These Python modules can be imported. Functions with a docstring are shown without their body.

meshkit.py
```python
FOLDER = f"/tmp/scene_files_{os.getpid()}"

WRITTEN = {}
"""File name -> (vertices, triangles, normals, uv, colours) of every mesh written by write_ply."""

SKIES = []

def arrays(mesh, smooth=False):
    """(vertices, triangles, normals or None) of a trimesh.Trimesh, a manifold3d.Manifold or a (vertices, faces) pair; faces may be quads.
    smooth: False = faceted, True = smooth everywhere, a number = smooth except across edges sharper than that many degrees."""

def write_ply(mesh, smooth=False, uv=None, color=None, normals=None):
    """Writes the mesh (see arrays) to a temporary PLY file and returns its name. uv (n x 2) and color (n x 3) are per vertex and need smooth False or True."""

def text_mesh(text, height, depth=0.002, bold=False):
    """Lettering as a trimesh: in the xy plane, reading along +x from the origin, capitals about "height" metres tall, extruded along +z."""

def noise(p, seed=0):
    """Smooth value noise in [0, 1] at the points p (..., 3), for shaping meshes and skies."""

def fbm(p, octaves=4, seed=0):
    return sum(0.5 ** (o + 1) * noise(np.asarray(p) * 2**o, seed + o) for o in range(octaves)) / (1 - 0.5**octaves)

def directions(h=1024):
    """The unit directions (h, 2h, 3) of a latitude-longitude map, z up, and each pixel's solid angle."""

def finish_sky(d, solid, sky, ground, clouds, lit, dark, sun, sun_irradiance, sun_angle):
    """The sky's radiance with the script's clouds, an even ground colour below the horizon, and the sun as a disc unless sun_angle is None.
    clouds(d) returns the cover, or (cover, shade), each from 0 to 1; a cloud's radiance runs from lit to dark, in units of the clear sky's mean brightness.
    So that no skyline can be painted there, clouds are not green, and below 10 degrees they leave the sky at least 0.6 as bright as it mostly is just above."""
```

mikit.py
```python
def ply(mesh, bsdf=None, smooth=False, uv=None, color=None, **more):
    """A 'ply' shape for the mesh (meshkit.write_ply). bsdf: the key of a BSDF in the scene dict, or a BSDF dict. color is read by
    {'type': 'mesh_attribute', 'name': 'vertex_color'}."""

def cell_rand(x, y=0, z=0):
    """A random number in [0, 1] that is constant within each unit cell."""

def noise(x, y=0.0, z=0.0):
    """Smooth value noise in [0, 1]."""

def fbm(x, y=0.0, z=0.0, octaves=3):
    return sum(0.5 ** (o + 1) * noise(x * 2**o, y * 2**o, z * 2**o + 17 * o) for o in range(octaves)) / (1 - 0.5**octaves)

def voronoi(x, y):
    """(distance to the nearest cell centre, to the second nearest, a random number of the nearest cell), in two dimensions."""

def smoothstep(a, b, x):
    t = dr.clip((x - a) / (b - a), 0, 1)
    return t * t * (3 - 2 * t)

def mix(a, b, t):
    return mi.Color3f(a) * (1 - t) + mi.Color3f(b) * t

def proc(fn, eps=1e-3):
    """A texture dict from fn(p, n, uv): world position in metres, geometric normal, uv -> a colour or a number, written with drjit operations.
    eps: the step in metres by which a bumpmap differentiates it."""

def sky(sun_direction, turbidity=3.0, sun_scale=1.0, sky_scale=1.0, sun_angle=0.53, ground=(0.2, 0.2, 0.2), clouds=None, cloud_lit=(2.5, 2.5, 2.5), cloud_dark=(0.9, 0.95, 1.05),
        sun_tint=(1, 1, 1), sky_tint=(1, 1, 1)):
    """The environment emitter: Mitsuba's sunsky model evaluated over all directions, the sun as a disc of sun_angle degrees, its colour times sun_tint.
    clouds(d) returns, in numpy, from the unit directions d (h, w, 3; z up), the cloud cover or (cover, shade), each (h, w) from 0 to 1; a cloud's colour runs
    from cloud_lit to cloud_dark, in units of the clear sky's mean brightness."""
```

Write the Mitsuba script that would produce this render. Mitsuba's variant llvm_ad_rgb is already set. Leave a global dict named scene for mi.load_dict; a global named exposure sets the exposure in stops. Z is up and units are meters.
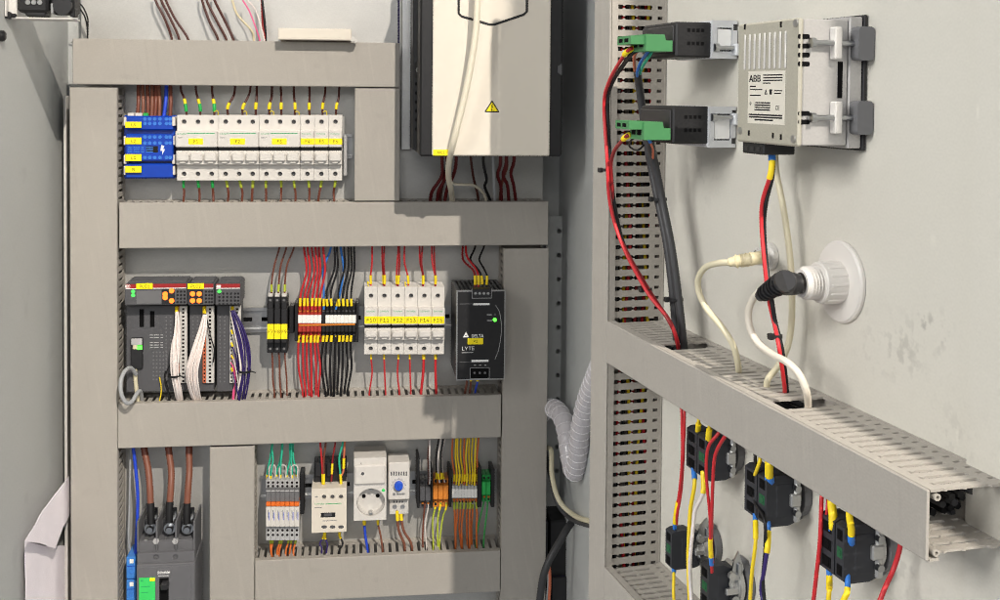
import math, random
import numpy as np, trimesh, mitsuba as mi
import shapely
from shapely.geometry import Polygon, Point, box as sbox
import mikit, meshkit
import drjit as dr

random.seed(7); rng = np.random.default_rng(7)
T = mi.ScalarTransform4f
scene, labels = {}, {}

# ------------------------------------------------------------------ camera, lamps, exposure
exposure = 0.35
FOC, PPX, PPY = 1150.0, 500.0, 127.66            # in units of a 1000 x 600 picture: a shifted lens, horizon high in the frame
YAW, PITCH, ROLL, DOOR = 0.126462, 0.0306855, 0.0085961, 0.154827
CAM = np.array([0.0, 0.0, 1.5])
_cy, _sy, _cp, _sp, _cr, _sr = math.cos(YAW), math.sin(YAW), math.cos(PITCH), math.sin(PITCH), math.cos(ROLL), math.sin(ROLL)
_f = np.array([_sy*_cp, _cy*_cp, -_sp]); _r = np.array([_cy, -_sy, 0.0]); _u = np.cross(_r, _f)
RT, UP, FW = _r*_cr + _u*_sr, -_r*_sr + _u*_cr, _f
scene['camera'] = {'type': 'perspective', 'fov_axis': 'x', 'fov': 2*math.degrees(math.atan(500/FOC)), 'near_clip': 0.05, 'far_clip': 60.0,
    'principal_point_offset_x': 0.0, 'principal_point_offset_y': (300-PPY)/600,
    'to_world': T().look_at(origin=CAM.tolist(), target=(CAM+FW).tolist(), up=UP.tolist())}

def lamp(key, pos, target, w, h, rgb, weight):
    scene[key] = {'type': 'rectangle', 'to_world': T().look_at(origin=list(pos), target=list(target), up=[0, 0, 1]) @ T().scale([w/2, h/2, 1]),
        'bsdf': {'type': 'diffuse', 'reflectance': {'type': 'rgb', 'value': [.6, .6, .6]}},
        'emitter': {'type': 'area', 'radiance': {'type': 'rgb', 'value': list(rgb)}, 'sampling_weight': weight}}
# unseen small lamp high behind the camera on the right, casting the hard shadows
lamp('work_light', (0.969, -2.6, 4.27), (0.0, 1.5, 1.3), .04, .04, (41000, 37700, 33600), 4.0)
# unseen soft lamps: one lights the door, one the left wall, one added fill
lamp('ceiling_light', (-2.9, -.6, 3.0), (0.4, 1.0, 1.4), 1.8, 1.3, (12.2, 12.0, 11.6), 3.0)
lamp('ceiling_light_001', (2.0, -2.2, 3.0), (-.3, 1.4, 1.3), 1.2, 1.0, (15.0, 14.8, 14.4), 2.0)
lamp('ceiling_light_002', (-.5, -3.3, 2.7), (0, 1.5, 1.3), 1.5, 1.0, (5.0, 4.95, 4.85), 2.0)
scene['ambient_light'] = {'type': 'constant', 'radiance': {'type': 'rgb', 'value': [.27, .277, .29]}, 'sampling_weight': 2.0}  # even ambient light in place of the unseen room around the cabinet
labels['work_light'] = {'label': 'unseen small square lamp behind the camera on the right, casting the hard shadows', 'category': 'lamp'}
labels['ceiling_light_001'] = {'label': 'unseen lamp panel behind the camera on the right, lighting the left wall', 'category': 'lamp'}
labels['ceiling_light_002'] = {'label': 'added fill lamp panel straight behind the camera, lifting the shade', 'category': 'lamp'}
labels['ceiling_light'] = {'label': 'large unseen lamp panel behind the camera on the left, lighting the door', 'category': 'lamp'}

# ------------------------------------------------------------------ frames: (a, b, c) = right, up, out of the panel; px() reads a point of the photograph on the plane c
def ray(x, y): return FW + RT*(x-PPX)/FOC - UP*(y-PPY)/FOC
class Frame:
    def __init__(s, o, e1, e2, e3): s.o, s.E = np.asarray(o, float), np.array([e1, e2, e3], float)
    def w(s, p): return s.o + np.asarray(p, float) @ s.E
    def cut(s, x, y, axis, v):
        r = s.E @ ray(x, y); q = s.E @ (CAM - s.o); p = q + r*(v-q[axis])/r[axis]; p[axis] = v
        return p
    def px(s, x, y, c=0.0): return s.cut(x, y, 2, c)
    def px_a(s, x, y, a): return s.cut(x, y, 0, a)
    def px_b(s, x, y, b): return s.cut(x, y, 1, b)
    def rect(s, x0, y0, x1, y1, c):
        p = [s.px(x, y, c) for x, y in ((x0, y0), (x1, y0), (x1, y1), (x0, y1))]
        return (p[0][0]+p[3][0])/2, (p[1][0]+p[2][0])/2, (p[2][1]+p[3][1])/2, (p[0][1]+p[1][1])/2
BK = Frame((0, 1.622, 1.5), (1, 0, 0), (0, 0, 1), (0, -1, 0))                     # the mounting plate
_du, _dn = np.array([math.sin(DOOR), -math.cos(DOOR), 0]), np.array([-math.cos(DOOR), -math.sin(DOOR), 0])
HD = 0.0595                                                                        # depth of the door's ducts
_A = CAM + ray(606.7, 320.8)*1.1
DR = Frame(_A - _dn*HD, _du, (0, 0, 1), _dn)                                       # the door: a towards the camera, c to the left
MM = 0.001

SCUFFS = [(*DR.w(DR.px(x, y))[1:], r, d) for x, y, r, d in ((930, 330, .016, .30), (906, 352, .020, .16), (880, 345, .03, .10), (700, 180, .03, .10), (960, 440, .03, .10), (745, 560, .03, .14), (905, 570, .03, .12))]

# ------------------------------------------------------------------ materials
def lin(c):
    c = np.asarray(c, float)/255
    return [float(x) for x in np.where(c <= .04045, c/12.92, ((c+.055)/1.055)**2.4)]
def mat(name, srgb, rough=.45, spec=.4, metal=0.0, **more):
    v = srgb if isinstance(srgb, dict) else {'type': 'rgb', 'value': lin(srgb)}
    scene['m_'+name] = {'type': 'twosided', 'bsdf': {'type': 'principled', 'base_color': v, 'roughness': rough, 'specular': spec, 'metallic': metal, **more}}
    return 'm_'+name
def tint(c, amount, scale, spots=0.0, spot_scale=40.0, seed=0.0, scuffed=False):
    c = lin(c)
    def fn(p, n, uv):
        k = 1 + amount*(mikit.fbm(p.x*scale+seed, p.y*scale, p.z*scale, 4) - .5)*2
        k = k*(1 + .10*(mikit.noise(p.x*900, p.y*900, p.z*900) - .5))
        if spots:
            s = mikit.fbm(p.x*spot_scale+3, p.y*spot_scale, p.z*spot_scale+seed, 4)
            k = k*(1 - spots*mikit.smoothstep(.68, .82, s))
        if scuffed:
            q = mikit.fbm((p.x-p.y)*260+p.z*40, p.z*18+(p.x+p.y)*14, 3.0, 3)
            k = k*(1 + .045*mikit.smoothstep(.66, .80, q) - .035*mikit.smoothstep(.66, .80, 1-q))
        return mi.Color3f(c[0], c[1], c[2])*k
    return mikit.proc(fn)
mat('duct', tint((163, 158, 150), .03, 9, .05, 60, 0.0, True), .55, .35)
mat('duct_door', tint((158, 153, 145), .03, 9, .05, 60, 5.0, True), .55, .35)
mat('plate', tint((182, 181, 177), .10, 14, .06, 18, 2.0), .36, .5, .4)
mat('wall', tint((176, 178, 176), .05, 6, .06, 20, 4.0), .42, .4)
_dl = lin((198, 195, 185))
def door_paint(p, n, uv):
    k = 1 + .05*(mikit.fbm(p.x*5+8, p.y*5, p.z*5, 4) - .5) + .05*(mikit.noise(p.x*800, p.y*800, p.z*800) - .5)
    fine = mikit.smoothstep(.52, .72, mikit.fbm(p.y*170+4, p.z*150, p.x*70, 4))
    for (y, z, r, d) in SCUFFS:
        q = (dr.square(p.y-y)+dr.square((p.z-z)*1.3))/(r*r)
        k = k*(1 - d*fine*dr.exp(-q))
    s = mikit.smoothstep(.80, .86, mikit.fbm(p.y*55, p.z*22+9, p.x*55, 3))
    k = k*(1 + .14*s)
    return mi.Color3f(_dl[0], _dl[1], _dl[2])*k
mat('door', mikit.proc(door_paint), .42, .45)
mat('steel', (182, 182, 181), .3, .5, .9)
mat('chrome', (176, 178, 180), .2, .5, 1.0)
mat('zinc', tint((190, 190, 188), .1, 60), .35, .5, .8)
mat('brushed', tint((182, 180, 178), .05, 30, .0, 1, 1.0), .38, .5, .45)
mat('hmi_back', tint((168, 164, 150), .04, 20), .42, .45, .15)
mat('alum', (205, 207, 210), .35, .5, .25)
mat('white', (208, 204, 198), .38)
mat('white2', (198, 195, 190), .42)
mat('cover', (214, 206, 192), .4)
mat('ivory', (226, 220, 200), .45)
mat('black', (26, 26, 28), .45)
mat('black2', (38, 38, 40), .38)
mat('dkgrey', (80, 80, 83), .48)
mat('breaker_grey', (98, 98, 101), .48)
mat('midgrey', (104, 104, 106), .5)
mat('ltgrey', (172, 172, 172), .45)
mat('hole', (14, 14, 15), .8, .1)
mat('bluebox', (14, 62, 170), .25, .6)
mat('bluelight', (60, 120, 205), .22, .6)
mat('blue', (38, 84, 200), .4)
mat('terminal_blue', (62, 128, 205), .4)
mat('yellow', (250, 228, 20), .5)
mat('sleeve', (244, 214, 30), .5)
mat('green', (40, 165, 78), .42)
mat('plug_green', (66, 124, 78), .45)
mat('label_green', (60, 205, 100), .5)
mat('block', (44, 46, 51), .5)
mat('dim_green', (28, 84, 52), .5)
mat('red', (165, 28, 30), .45)
mat('stripe_red', (150, 34, 36), .5)
mat('terminal_red', (164, 50, 40), .45)
mat('orange', (226, 110, 38), .45)
mat('terminal_orange', (205, 124, 44), .45)
mat('print_white', (232, 232, 230), .6)
mat('paper', tint((240, 233, 239), .03, 20), .7, .2)
mat('label_white', (238, 236, 230), .55)
mat('label_cream', (206, 201, 188), .55)
mat('ink', (30, 30, 32), .7, .2)
mat('ink_green', (44, 160, 96), .7, .2)
mat('ink_grey', (130, 130, 130), .7, .2)
mat('copper_brown', (124, 78, 62), .4)
for k, c in dict(brown=(112, 62, 48), dkbrown=(74, 38, 32), red=(190, 44, 50), dkred=(138, 30, 34), maroon=(92, 26, 28), black=(24, 24, 26), blue=(40, 72, 196), ltblue=(52, 120, 205), yellow=(235, 205, 40),
                 white=(214, 206, 201), bright=(236, 226, 221), pink=(226, 90, 140), green=(70, 170, 90), teal=(48, 176, 142), orange=(214, 112, 54), purple=(50, 36, 98), cream=(204, 196, 168), dullwhite=(204, 196, 182), beige=(205, 194, 160),
                 grey=(160, 162, 164), lineribs=(226, 224, 226), dkgrey=(58, 58, 60), yelgreen=(176, 190, 60), salmon=(198, 110, 80)).items():
    mat('w_'+k, c, .42)
scene['m_hose'] = {'type': 'twosided', 'bsdf': {'type': 'principled', 'base_color': {'type': 'rgb', 'value': lin((188, 184, 187))}, 'roughness': .2, 'specular': .7, 'clearcoat': .5}}
scene['m_clearcable'] = {'type': 'twosided', 'bsdf': {'type': 'principled', 'base_color': {'type': 'rgb', 'value': lin((214, 206, 186))}, 'roughness': .22, 'specular': .6, 'clearcoat': .6}}

# ------------------------------------------------------------------ mesh building
def _chamfer_template():
    v, tag = [], []
    for sx in (-1, 1):
        for sy in (-1, 1):
            for sz in (-1, 1):
                for k in range(3):
                    s = np.array([sx, sy, sz], float); v.append(s*1.0 - .2*s*(np.arange(3) != k)); tag.append((s, k))
    f = _hull(np.array(v))[1]
    return np.array(f), [t[0] for t in tag], [t[1] for t in tag]
def _hull(v):
    from scipy.spatial import ConvexHull
    h = ConvexHull(v); f = h.simplices.copy()
    n = np.cross(v[f[:, 1]]-v[f[:, 0]], v[f[:, 2]]-v[f[:, 0]])
    bad = (n*h.equations[:, :3]).sum(1) < 0
    f[bad] = f[bad][:, ::-1]
    return v, f
_CF, _CS, _CK = _chamfer_template()
_CS, _CK = np.array(_CS), np.array(_CK)
_BV = np.array([[x, y, z] for x in (0, 1) for y in (0, 1) for z in (0, 1)], float)
_BF = np.array([[0, 1, 3], [0, 3, 2], [4, 6, 7], [4, 7, 5], [0, 4, 5], [0, 5, 1], [2, 3, 7], [2, 7, 6], [0, 2, 6], [0, 6, 4], [1, 5, 7], [1, 7, 3]])
_text_cache = {}

class Mb:
    def __init__(s): s.v, s.f, s.n = [], [], 0
    def raw(s, v, f):
        s.v.append(np.asarray(v, float)); s.f.append(np.asarray(f, int)+s.n); s.n += len(v); return s
    def flat(s, v, f):                                          # every triangle its own corners, so that edges stay crisp
        v, f = np.asarray(v, float), np.asarray(f, int)
        return s.raw(v[f].reshape(-1, 3), np.arange(len(f)*3).reshape(-1, 3))
    def box(s, a0, a1, b0, b1, c0, c1, ch=0.0):
        lo, hi = np.minimum([a0, b0, c0], [a1, b1, c1]), np.maximum([a0, b0, c0], [a1, b1, c1])
        if ch <= 0: return s.flat(lo + _BV*(hi-lo), _BF)
        mid, half = (lo+hi)/2, (hi-lo)/2; ch = min(ch, half.min()*.8)
        v = mid + _CS*(half - ch*(np.arange(3)[None] != _CK[:, None]))
        return s.flat(v, _CF)
    def prism(s, poly, c0, c1):                                 # poly in (a, b), out along c
        for g in getattr(poly, 'geoms', [poly]):
            m = trimesh.creation.extrude_polygon(g, c1-c0, engine='earcut'); v = np.array(m.vertices); v[:, 2] += c0
            s.flat(v, m.faces)
        return s
    def prism_ax(s, poly, t0, t1, axis):                        # poly in the two other axes (in order), out along axis
        for g in getattr(poly, 'geoms', [poly]):
            m = trimesh.creation.extrude_polygon(g, t1-t0, engine='earcut'); v = np.array(m.vertices); f = np.array(m.faces); v[:, 2] += t0
            if axis == 0: v = v[:, [2, 0, 1]]
            elif axis == 1: v = v[:, [0, 2, 1]]; f = f[:, ::-1]
            s.flat(v, f)
        return s
    def lathe(s, p0, axis, prof, n=20, smooth=False):           # prof: (distance along axis, radius)
        p0, z = np.asarray(p0, float), np.asarray(axis, float); z = z/np.linalg.norm(z)
        x = np.cross(z, [0, 1, 0] if abs(z[1]) < .9 else [1, 0, 0]); x /= np.linalg.norm(x); y = np.cross(z, x)
        t = np.arange(n)*2*np.pi/n; ring = np.cos(t)[:, None]*x + np.sin(t)[:, None]*y; i = np.arange(n); j = (i+1) % n
        for (h0, r0), (h1, r1) in zip(prof[:-1], prof[1:]):
            v = np.vstack([p0+z*h0+ring*r0, p0+z*h1+ring*r1])
            s.raw(v, np.vstack([np.stack([i, j, j+n], 1), np.stack([i, j+n, i+n], 1)]))
        return s
    def cyl(s, p0, p1, r, r1=None, n=14):
        p0, p1 = np.asarray(p0, float), np.asarray(p1, float); h = np.linalg.norm(p1-p0); r1 = r if r1 is None else r1
        return s.lathe(p0, p1-p0, [(0, 0), (0, r), (h, r1), (h, 0)], n)
    def disc(s, a, b, c0, c1, r, n=14): return s.cyl((a, b, c0), (a, b, c1), r, n=n)
    def tube(s, P, r, n=8):
        P = np.asarray(P, float); r = np.broadcast_to(r, len(P)).astype(float)
        d = np.gradient(P, axis=0); d /= np.linalg.norm(d, axis=1, keepdims=True)
        x = np.cross(d[0], [.3, .2, .9]); x /= np.linalg.norm(x); rings = []; t = np.arange(n)*2*np.pi/n
        for k in range(len(P)):
            x = x - d[k]*(x@d[k]); x /= np.linalg.norm(x); y = np.cross(d[k], x)
            rings.append(P[k]+r[k]*(np.cos(t)[:, None]*x+np.sin(t)[:, None]*y))
        i = np.arange(n); j = (i+1) % n
        f = np.vstack([np.vstack([np.stack([k*n+i, k*n+j, k*n+n+j], 1), np.stack([k*n+i, k*n+n+j, k*n+n+i], 1)]) for k in range(len(P)-1)])
        s.raw(np.vstack(rings), f)
        s.raw(np.vstack([rings[0], P[:1]]), np.stack([j, i, i*0+n], 1)); s.raw(np.vstack([rings[-1], P[-1:]]), np.stack([i, j, i*0+n], 1))
        return s
    def text(s, txt, a, b, c, h, depth=.0003, bold=False, right=(1, 0, 0), up=(0, 1, 0), width=None, center=False):
        k = (txt, bold)
        if k not in _text_cache:
            m = meshkit.text_mesh(txt, 1.0, 1.0, bold); _text_cache[k] = (np.array(m.vertices), np.array(m.faces))
        v, f = _text_cache[k]; v = v.copy(); w = v[:, 0].max()
        v *= [h if width is None else width/w, h, depth]
        if center: v[:, 0] -= v[:, 0].max()/2; v[:, 1] -= h/2
        r, u = np.asarray(right, float), np.asarray(up, float)
        return s.flat(np.array([a, b, c])+v@np.array([r, u, np.cross(r, u)]), f)
    def done(s): return np.vstack(s.v), np.vstack(s.f)

# ------------------------------------------------------------------ things and parts
_taken = set()
def numbered(name):
    k, i = name, 0
    while k in _taken: i += 1; k = f'{name}_{i:03d}'
    _taken.add(k); return k
def thing(name, label, cat, group=None, kind=None):
    k = numbered(name); labels[k] = {'label': label, 'category': cat}
    if group: labels[k]['group'] = group
    if kind: labels[k]['kind'] = kind
    return k
def put(key, mb, m, F=BK, emit=None, smooth=True):
    v, f = mb.done() if isinstance(mb, Mb) else mb
    mesh = (F.w(v), f) if F is not None else (v, f)
    scene[key] = mikit.ply(mesh, 'm_'+m, smooth)
    if emit: scene[key]['emitter'] = {'type': 'area', 'radiance': {'type': 'rgb', 'value': list(emit)}, 'sampling_weight': .02}
    return key
def part(parent, name, mb, m, F=BK, emit=None, label=None, stuff=False):
    k = put(numbered(parent+'__'+name), mb, m, F, emit)
    if label or stuff: labels[k] = {}
    if label: labels[k]['label'] = label
    if stuff: labels[k]['kind'] = 'stuff'
    return k
def solo(name, label, cat, mb, m, F=BK, group=None): return put(thing(name, label, cat, group), mb, m, F)
def struct(name, mb, m, F=BK, label=None):
    k = numbered(name); labels[k] = {'kind': 'structure'}
    if label: labels[k]['label'] = label
    return put(k, mb, m, F)
ORD = ['first', 'second', 'third', 'fourth', 'fifth', 'sixth', 'seventh', 'eighth', 'ninth', 'tenth', 'eleventh', 'twelfth', 'thirteenth', 'fourteenth']
def nth(i, n, noun, tail, side='left'):
    if n == 1: return f'{noun} {tail}'
    return f'{"rightmost" if i == n-1 else "leftmost" if i == 0 else ORD[i]} {noun}{"" if i in (0, n-1) else " from the "+side} {tail}'

def spline(P, per=8):
    P = np.asarray(P, float)
    if len(P) == 2: return np.linspace(P[0], P[1], 5)
    Q = np.vstack([2*P[0]-P[1], P, 2*P[-1]-P[-2]]); out = []
    for k in range(1, len(Q)-2):
        t = np.linspace(0, 1, per, endpoint=False)[:, None]; p0, p1, p2, p3 = Q[k-1:k+3]
        out.append(.5*(2*p1+(p2-p0)*t+(2*p0-5*p1+4*p2-p3)*t**2+(3*p1-p0-3*p2+p3)*t**3))
    return np.vstack(out+[P[-1:]])
def stretch(P, s0, s1):
    L = np.concatenate([[0], np.cumsum(np.linalg.norm(np.diff(P, axis=0), axis=1))]); s0, s1 = (x+L[-1] if x < 0 else x for x in (s0, s1))
    if s1 <= s0: s1 = L[-1]
    t = np.linspace(s0, s1, 5); return np.stack([np.interp(t, L, P[:, i]) for i in range(3)], 1)
def wire(F, pts, r, m, label, name='wire', cat='wire', group=None, bits=(), n=8, per=8):
    """pts: (x, y, c in mm) points of the photograph at a distance from the panel; bits: (part name, from, to, radius factor, material) sleeves in mm along it"""
    if r < 2.2:                                                  # no two wires hang quite alike
        pts = [pts[0]]+[(x+rng.normal()*.45, y+rng.normal()*.5, c+rng.normal()*1.2) for x, y, c in pts[1:-1]]+[pts[-1]]; r = r*(1+.05*rng.normal())
    P = spline([F.w(F.px(x, y, c*MM)) for x, y, c in pts], per)
    k = thing(name, label, cat, group)
    if bits:
        part(k, 'insulation', Mb().tube(P, r*MM, n), m, None)
        for nm, s0, s1, q, bm in bits: part(k, nm, Mb().tube(stretch(P, s0*MM, s1*MM if s1 else 0), r*MM*q, n), bm, None)
    else: put(k, Mb().tube(P, r*MM, n), m, None)
    return k
def ring_of(a, b, r, n=20): return Point(a, b).buffer(r, quad_segs=max(2, n//4))
def holed(mb, rect, holes, c0, c1, ch=0):                      # a face with real holes in it
    poly = sbox(rect[0], rect[2], rect[1], rect[3])
    for a, b, r in holes: poly = poly.difference(ring_of(a, b, r, 16))
    return mb.prism(poly, c0, c1)

# ------------------------------------------------------------------ the cabinet
def rectbox(F, x0, y0, x1, y1, c0, c1, ch=.0006, mb=None):
    a0, a1, b0, b1 = F.rect(x0, y0, x1, y1, c1)
    return (mb or Mb()).box(a0, a1, b0, b1, c0, c1, ch)
WL, WR = -.394, .2995
DFRONT = .0625
_pr = BK.px(543, 200, 0)[0]; _pl = BK.px(81, 60, 0)[0]
struct('mounting_plate', Mb().box(_pl, _pr, -.95, .55, -.0025, 0, .0008), 'plate', label='galvanised grey mounting plate behind the ducts and breakers')
struct('back_wall', Mb().box(WL-.01, WR+.01, -.95, .55, -.045, -.04), 'wall')
struct('left_wall', Mb().box(WL-.002, WL, -.95, .55, -.04, .62), 'wall', label='pale grey side wall of the cabinet on the left')
struct('right_wall', Mb().box(WR, WR+.002, -.95, .55, -.04, .52), 'wall', label='grey side wall of the cabinet behind the open door')
# uprights in the cabinet's corners
k = thing('mounting_rail', 'narrow bright metal upright in the left corner of the cabinet', 'rail')
a = BK.px(65.2, 200, .02)[0]; put(k, Mb().box(a-.0022, a+.0018, -.95, BK.px(65, 96, .02)[1], -.03, .02, .0005), 'white2')
k = thing('mounting_rail', 'grey perforated upright in the right corner beside the mounting plate', 'rail')
a0, a1 = BK.px(545.5, 300, -.012)[0], BK.px(561.5, 300, -.012)[0]; b1 = BK.px(550, 216, -.012)[1]
poly = sbox(a0, -.95, a1, b1)
for i in range(24): poly = poly.difference(ring_of(a1-.0045, b1-.022-.035*i, .0035, 12))
part(k, 'web', Mb().prism(poly, -.014, -.012), 'wall'); part(k, 'flange', Mb().box(a1, a1+.0015, -.95, b1, -.036, -.012), 'wall')
DEND = .484+.5  # out of view, the door reaches as far as its shadow needs
door = Mb().box(-.075, DEND, -.9, 1.6, -.0018, 0, .0006)
struct('cabinet_door', door, 'door', DR, label='open cabinet door with its grey inner face')
_af = DR.px(978, 150, 0)[0]
struct('door_edge', Mb().box(_af, DEND, -.9, 1.6, .0004, .0045, .0012), 'door', DR)

# ------------------------------------------------------------------ cable ducts on the plate
def back_duct(label, x0, y0, x1, y1, flat):
    a0, a1, b0, b1 = BK.rect(x0, y0, x1, y1, DFRONT); k = thing('cable_duct', label, 'cable duct', 'slotted cable ducts on the mounting plate')
    cv = Mb().box(a0, a1, b0, b1, DFRONT-.002, DFRONT, .0009)
    bs, fg = Mb().box(a0+.001, a1-.001, b0+.001, b1-.001, .0006, .0022), Mb()
    if flat:
        for s in (b0, b1-.0016):
            cv.box(a0, a1, s, s+.0016, DFRONT-.011, DFRONT-.002)
        for s in (b0+.0017, b1-.0032):
            fg.box(a0+.001, a1-.001, s, s+.0015, .0022, .012)
            for x in np.arange(a0+.004, a1-.006, .010): fg.box(x, x+.0058, s, s+.0015, .012, DFRONT-.003)
    else:
        for s in (a0, a1-.0016):
            cv.box(s, s+.0016, b0, b1, DFRONT-.011, DFRONT-.002)
        for s in (a0+.0017, a1-.0032):
            fg.box(s, s+.0015, b0+.001, b1-.001, .0022, .012)
            for x in np.arange(b0+.004, b1-.006, .010): fg.box(s, s+.0015, x, x+.0058, .012, DFRONT-.003)
    part(k, 'cover', cv, 'duct'); part(k, 'base', bs, 'duct'); part(k, 'slotted_side', fg, 'duct', stuff=True)
back_duct('top horizontal grey cable duct with a white offcut lying on it', 72.5, 40.8, 399.8, 85.8, True)
back_duct('tall grey vertical cable duct along the left side of the mounting plate', 70.3, 87.6, 117.2, 660, False)
back_duct('short grey vertical cable duct to the right of the white breaker row at top', 354.6, 88.4, 399.8, 200.8, False)
back_duct('second horizontal grey cable duct from the top, below the drive', 119, 202.2, 548.3, 246.6, True)
back_duct('tall grey vertical cable duct to the right of the black power supply', 502, 248.4, 546.8, 660, False)
back_duct('third horizontal grey cable duct from the top, below the controller and power supply', 117.8, 399.2, 501, 442.6, True)
back_duct('short grey vertical cable duct between the large breaker and the relay row', 209.6, 446.6, 254.2, 660, False)
back_duct('lowest horizontal grey cable duct below the relay row', 255, 555.4, 500.2, 597, True)

def din_rail(label, y, x0, x1):
    p, q = BK.px(x0, y, .0075), BK.px(x1, y, .0075); b = (p[1]+q[1])/2; a0, a1 = p[0], q[0]
    m = Mb().box(a0, a1, b-.0135, b+.0135, .0006, .0016)
    for s in (-1, 1):
        m.box(a0, a1, b+s*.0135, b+s*.0125, .0016, .0065); m.box(a0, a1, b+s*.0125, b+s*.0175, .0065, .0076, .0003)
    poly = None
    k = thing('din_rail', label, 'rail'); part(k, 'profile', m, 'steel')
    hs = Mb()
    for x in np.arange(a0+.012, a1-.01, .025): part(k, 'slot', Mb().box(x, x+.012, b-.0028, b+.0028, .0017, .0019), 'hole')
    return b
din_rail('steel mounting rail behind the white breaker row at top', 146, 122, 352.5)
din_rail('steel mounting rail behind the controller and the fuse holders', 319, 122, 500)
din_rail('steel mounting rail behind the relays, socket and thermostat', 484, 260, 497)

# ------------------------------------------------------------------ ducts on the door, every finger a piece
PITCH_D = .010
def finger_poly(p0, t):                                        # in (along the duct, c)
    h = PITCH_D/2
    pts = [(-.0035, .0047), (.0035, .0047), (.0035, .0098), (h, .0098), (h, .015), (.003, .0158), (.003, .030), (.0041, .0308), (.0041, .0322), (.003, .033), (.003, .043), (.0041, .0438), (.0041, .0452), (.003, .046), (.003, .0515),
           (-.003, .0515), (-.003, .046), (-.0041, .0452), (-.0041, .0438), (-.003, .043), (-.003, .033), (-.0041, .0322), (-.0041, .0308), (-.003, .030), (-.003, .0158), (-h, .015), (-h, .0098), (-.0035, .0098)]
    return Polygon([(p0+x, c) for x, c in pts])
TH = .0015
def finger_mesh(along, at, p0):
    m = Mb(); poly = finger_poly(p0, 0)
    if along == 'b': m.prism_ax(poly, at, at+TH, 0)             # a side wall: (b, c) outline, thickness along a
    else: m.prism_ax(poly, at, at+TH, 1)                       # top or bottom: (a, c) outline, thickness along b
    return m
VB0, VB1 = -.50, .52
k = thing('cable_duct', 'vertical slotted cable duct along the hinge side of the open door', 'cable duct', 'slotted cable ducts on the door')
part(k, 'cover', Mb().box(-.0417, 0, VB0, VB1, HD-.002, HD, .0008).box(-.0015, 0, .0002, VB1, HD-.0082, HD-.002).box(-.0015, 0, VB0, -.0406, HD-.0082, HD-.002).box(-.0417, -.0402, VB0, VB1, HD-.0082, HD-.002), 'duct_door', DR)
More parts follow.
